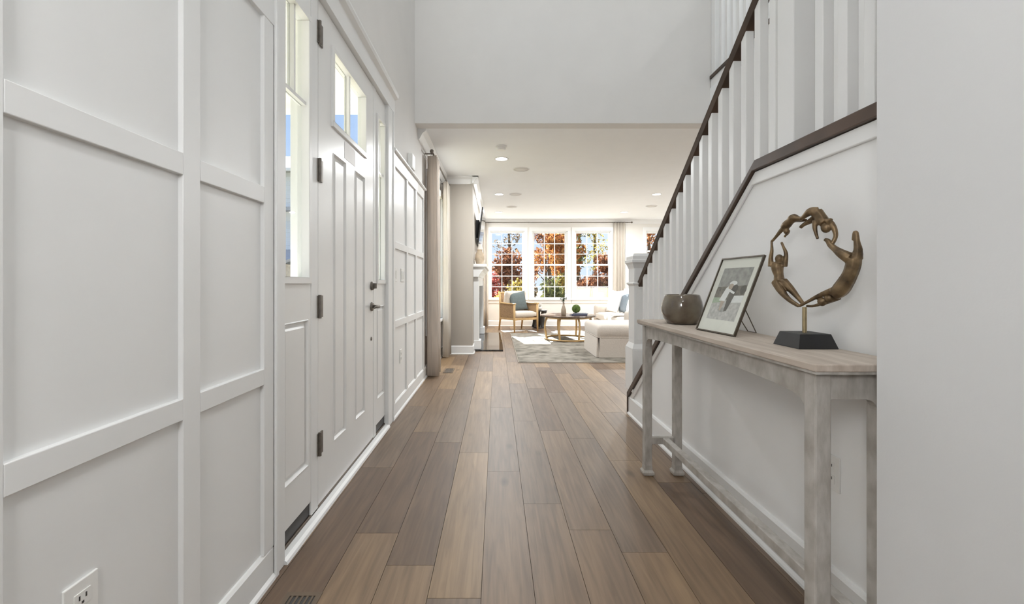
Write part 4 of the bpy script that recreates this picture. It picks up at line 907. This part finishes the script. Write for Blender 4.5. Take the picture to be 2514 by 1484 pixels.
for k in range(2):
    yc = sy0+0.22+sl*(k+0.5)
    cushion(0.70, sl-0.01, 0.18, 12).xf(Matrix.Translation((s0+0.34, yc, 0.295))).build('seat_cushion', SOFA, sf, smooth=True)
    cushion(0.52, sl-0.03, 0.20, 12).xf(Matrix.Translation((s1-0.30, yc, 0.455)) @ Matrix.Rotation(math.radians(-78), 4, 'Y') @ Matrix.Translation((0.26, 0, -0.06))).build('back_cushion', SOFA, sf, smooth=True)
def put_pillow(label, m, s, loc, rx, rz):
    o = pillow(s, 0.16).xf(Matrix.Rotation(rx, 4, 'X')).build('throw_pillow', m, smooth=True)
    tag(o, label, 'pillow'); o.location = loc; o.rotation_euler = (0, 0, rz); WL[o] = Vector(loc)
put_pillow('white square throw pillow at the window end of the sofa', CWHITE, 0.50, (2.56, 9.34, 0.468), -0.30, math.radians(-78))
put_pillow('slate blue throw pillow tucked behind the white sofa pillow', mat('slate_blue_cloth', (0.20, 0.24, 0.28), 0.95, 0.1, 70, bump=0.2), 0.46, (2.72, 9.08, 0.468), -0.30, math.radians(-88))
put_pillow('cream throw pillow leaning on the sofa back', mat('cream_pillow_cloth', (0.74, 0.69, 0.60), 0.95, 0.06, 60, bump=0.2), 0.50, (2.74, 8.62, 0.468), -0.30, math.radians(-92))
tb = MB(); n = 14; rings = []
for i in range(n+1):
    t = i/n; x = 2.18+0.62*t; z = 0.486+0.006*math.sin(9*t)
    rings.append([(x, 8.02+0.02*math.sin(6*t), z), (x, 8.26+0.02*math.cos(5*t), z+0.004*math.sin(4*t)), (x, 8.26+0.02*math.cos(5*t), z+0.012), (x, 8.02+0.02*math.sin(6*t), z+0.012)])
tb.loft(rings); th = tb.build('throw_blanket', CWHITE, smooth=True); tag(th, 'folded white throw blanket laid across the sofa seat', 'blanket')

# ------------------------------------------------------------------ outdoors
GRASS = mat('lawn', (0.10, 0.13, 0.05), 0.95, 0.4, 6, bump=0.4, col2=(0.24, 0.19, 0.09))
o = MB().box(-70, 70, -30, 90, -0.6, -0.45).build('ground', GRASS); tag(o, 'lawn around the house', 'lawn', kind='structure')
o = MB().box(-2.6, XL-TH, -2.0, 4.3, -0.45, -0.02).build('porch_floor', mat('concrete', (0.55, 0.54, 0.52), 0.9, 0.08, 5, bump=0.1)); tag(o, 'pale concrete porch slab outside the front door', 'porch', kind='structure')
o = MB().box(-2.7, XL-TH, -2.0, 4.13, 2.72, 2.9).build('porch_ceiling', mat('porch_cream', (0.84, 0.82, 0.76), 0.7, 0.02, 5)); tag(o, 'cream porch ceiling outside the front door', 'porch ceiling', kind='structure')
pc = thing('porch_column', 'white square porch column outside the sidelight', 'column', (-1.76, 3.95, -0.02))
bx('shaft', WHITE, pc, -1.825, -1.70, 3.89, 4.015, -0.02, 2.72, bevel=0.004)
bx('column_base', WHITE, pc, -1.845, -1.68, 3.87, 4.035, -0.02, 0.16, bevel=0.006)
bx('column_capital', WHITE, pc, -1.84, -1.685, 3.875, 4.03, 2.60, 2.72, bevel=0.006)
o = MB().box(-0.6, 4.6, YF+TH, 14.5, -0.45, -0.18).build('patio_slab', mat('patio_stone', (0.46, 0.42, 0.37), 0.9, 0.12, 4, bump=0.1)); tag(o, 'stone patio beyond the tall windows', 'patio', kind='structure')
pbn = thing('patio_sofa', 'cream cushioned outdoor sofa seen through the window nearest the sofa', 'outdoor sofa', (2.85, 13.2, -0.18))
TEAK = mat('teak_frame', (0.42, 0.28, 0.15), 0.6, 0.2, 8)
for x in (2.28, 3.38):
    for y in (12.9, 13.5): bx('leg', TEAK, pbn, x, x+0.06, y, y+0.06, -0.18, 0.62 if y < 13 else 0.85)
    bx('arm', TEAK, pbn, x, x+0.06, 12.9, 13.56, 0.50, 0.54)
bx('seat_frame', TEAK, pbn, 2.28, 3.44, 12.92, 13.54, 0.12, 0.18)
OC = mat('outdoor_cream', (0.40, 0.34, 0.24), 0.9, 0.05, 30)
for k in range(2):
    cushion(0.50, 0.56, 0.15).xf(Matrix.Translation((2.60+0.52*k, 13.2, 0.18))).build('seat_cushion', OC, pbn, smooth=True)
    cushion(0.50, 0.68, 0.15).xf(Matrix.Translation((2.60+0.52*k, 13.12, 0.30)) @ Matrix.Rotation(math.radians(98), 4, 'X') @ Matrix.Translation((0, 0.34, -0.05))).build('back_cushion', OC, pbn, smooth=True)

# neighbouring house
nh = thing('neighbour_house', 'grey sided two storey neighbouring house seen through the sidelight', 'house', (-18, 32, -0.45))
SID = mat('grey_siding', (0.74, 0.77, 0.80), 0.7, 0.05, 3); ROOF = mat('grey_shingle_roof', (0.40, 0.41, 0.44), 0.9, 0.2, 12, bump=0.2)
bx('house_wall', SID, nh, -24, -11.5, 27, 37, -0.45, 8.2)
for i in range(24): bx('siding_board', SID, nh, -24.02, -11.48, 26.96, 27.0, 1.6+i*0.27, 1.6+i*0.27+0.22)
MB().prism([(26.4, 8.1), (37.6, 8.1), (32, 10.6)], -24.5, -11.0, 'X').build('roof', ROOF, nh)
bx('gutter', WHITE, nh, -24.5, -11.0, 26.25, 26.42, 8.02, 8.2)
bx('frieze_board', WHITE, nh, -24.05, -11.45, 26.92, 27.0, 5.05, 5.6); bx('porch_roof_edge', ROOF, nh, -24.05, -11.45, 26.3, 27.0, 5.6, 5.82)
for xx in (-22.4, -18.9, -15.5, -12.8):
    for z0, z1 in ((3.3, 4.95), (6.0, 7.5)):
        f_ = MB(); f_.box(xx, xx+0.08, 26.9, 26.98, z0, z1).box(xx+0.95, xx+1.03, 26.9, 26.98, z0, z1).box(xx, xx+1.03, 26.9, 26.98, z1, z1+0.1).box(xx, xx+1.03, 26.9, 26.98, z0-0.1, z0).box(xx, xx+1.03, 26.9, 26.98, (z0+z1)/2-0.05, (z0+z1)/2+0.05)
        wn = f_.build('window', WHITE, nh); bx('window_pane', mat('far_window_glass', (0.06, 0.065, 0.075), 0.1, 0.2, 2), wn, xx+0.08, xx+0.95, 26.93, 26.955, z0, z1)
MB().prism([(22.5, 2.1), (27.0, 3.1), (27.0, 3.25), (22.5, 2.25)], -24, -11.3, 'X').build('lower_roof', ROOF, nh)
bx('lower_wall', mat('tan_stone', (0.62, 0.55, 0.46), 0.9, 0.2, 5), nh, -23.8, -11.5, 22.9, 26.9, -0.45, 2.15)

# autumn trees behind the house
TRUNK = mat('bark', (0.10, 0.075, 0.055), 0.95, 0.3, 10, (3, 3, 0.5), bump=0.5)
FM = {'orange': foliage_mat('orange_leaves', (0.192, 0.078, 0.034), (0.473, 0.192, 0.063), (0.603, 0.333, 0.104)),
      'rust': foliage_mat('rust_leaves', (0.115, 0.057, 0.040), (0.273, 0.122, 0.065), (0.477, 0.217, 0.102)),
      'yellow': foliage_mat('yellow_leaves', (0.174, 0.143, 0.039), (0.438, 0.334, 0.084), (0.611, 0.477, 0.123)),
      'olive': foliage_mat('olive_leaves', (0.065, 0.076, 0.027), (0.154, 0.164, 0.055), (0.304, 0.273, 0.096)),
      'red': foliage_mat('red_leaves', (0.157, 0.038, 0.032), (0.380, 0.078, 0.068), (0.561, 0.144, 0.103)),
      'brown': foliage_mat('brown_leaves', (0.070, 0.051, 0.037), (0.152, 0.110, 0.074), (0.279, 0.196, 0.118))}
def leaves(r, blobs, per, size):
    b = MB()
    for (c, rad) in blobs:
        for _ in range(per):
            d = Vector((r.gauss(0, 1), r.gauss(0, 1), r.gauss(0, 1))).normalized()*rad*r.random()**0.4
            p = Vector(c)+d; u_ = Vector((r.gauss(0, 1), r.gauss(0, 1), r.gauss(0, 1))).normalized(); v_ = u_.orthogonal().normalized(); s_ = size*r.uniform(0.5, 1.2)
            b.v += [p-u_*s_, p+v_*s_*0.5, p+u_*s_, p-v_*s_*0.5]; k = len(b.v); b.f.append([k-4, k-3, k-2, k-1]); b.mi.append(0)
    return b
NOUN = {'orange': 'bright orange', 'rust': 'rust red', 'yellow': 'golden yellow', 'olive': 'olive green', 'red': 'crimson', 'brown': 'bare brown'}
def tree(kind, x, y, h, cr_, r, label, dens=1.0):
    zb = -0.45
    o = thing('autumn_tree', label, 'tree', (x, y, zb))
    top = zb+h
    MB().tube([(x, y, zb), (x+r.uniform(-.1, .1), y, zb+h*0.35), (x+r.uniform(-.2, .2), y, zb+h*0.7), (x+r.uniform(-.3, .3), y, top-0.3)], [0.17, 0.14, 0.09, 0.03], 8).build('trunk', TRUNK, o, smooth=True)
    blobs = []
    for k in range(11):
        t = 0.34+0.62*k/10; a = r.uniform(0, 2*PI); rad = cr_*(0.55+0.45*math.sin(PI*min(1, t)))*r.uniform(0.3, 0.75)
        c = (x+rad*math.cos(a), y+rad*math.sin(a), zb+h*t); blobs.append((c, cr_*r.uniform(0.38, 0.55)))
        MB().tube([(x, y, zb+h*(t-0.12)), ((x+c[0])/2, (y+c[1])/2, zb+h*(t-0.03)), c], [0.05, 0.035, 0.012], 5).build('branch', TRUNK, o)
    leaves(r, blobs, int(150*dens), 0.17).build('foliage', FM[kind], o)
def shrub(kind, x, y, h, w_, r, label):
    zb = -0.45; o = thing('shrub', label, 'shrub', (x, y, zb), 'shrubs at the foot of the autumn trees')
    for k in range(4):
        a = r.uniform(0, 2*PI); MB().tube([(x, y, zb), (x+w_*0.5*math.cos(a), y+w_*0.5*math.sin(a), zb+h*0.8)], [0.035, 0.012], 5).build('stem', TRUNK, o)
    blobs = [((x+r.uniform(-1, 1)*w_*0.5, y+r.uniform(-1, 1)*w_*0.4, zb+h*r.uniform(0.25, 0.72)), w_*0.48) for _ in range(6)]
    leaves(r, blobs, 110, 0.13).build('foliage', FM[kind], o)
r = random.Random(21)
TREES = [('rust', 0.9, 26.5, 3.3, 1.5, 1, 'rust red tree with the lowest crown, left of the orange trees'), ('orange', 3.8, 31, 8.0, 1.7, 1, 'tall bright orange tree behind the middle window'),
         ('orange', 4.1, 25, 5.4, 1.3, 1, 'shorter orange tree beside the tall orange one'), ('olive', 6.7, 35.5, 9.2, 1.8, 1, 'tall olive green tree behind the window by the sofa'), ('rust', 7.1, 26.5, 3.5, 1.4, 1, 'low rust red tree right of the olive tree'),
         ('yellow', -1.6, 25, 3.6, 1.2, 1, 'small golden yellow tree behind the armchair window'), ('brown', 1.2, 41, 9.8, 2.0, 0.25, 'thin nearly bare tree against the sky'), ('yellow', 9.6, 42, 11.0, 2.0, 0.4, 'sparse golden tree high behind the olive tree'),
         ('orange', -4.8, 31, 7.5, 1.9, 1, 'orange tree behind the corner drape'), ('olive', -9.5, 47, 7.0, 2.1, 1, 'olive tree far beyond the fireplace wall'), ('orange', 11, 31, 7.5, 1.9, 1, 'orange tree behind the small high window'), ('olive', 16, 31, 8.0, 2.1, 1, 'olive tree far right behind the house'),
         ('rust', 4.6, 41, 8.0, 1.9, 1, 'rust coloured tree standing behind the orange ones')]
for k, x, y, h, c, dn, lb in TREES: tree(k, x, y, h, c, r, lb, dn)
SH = ['olive', 'yellow', 'rust', 'olive', 'brown', 'red', 'yellow', 'brown']
NS = {'brown': 'dry brown shrub below the autumn trees', 'olive': 'olive green shrub below the autumn trees', 'rust': 'rust coloured shrub below the autumn trees', 'yellow': 'yellow shrub below the autumn trees', 'red': 'crimson shrub below the autumn trees'}
for i in range(16):
    k = SH[i % 8]; shrub(k, -5.2+i*0.95, 20.0+3.0*(i%2)+r.uniform(-.3, .3), r.uniform(2.0, 2.9), r.uniform(0.85, 1.05), r, NS[k])
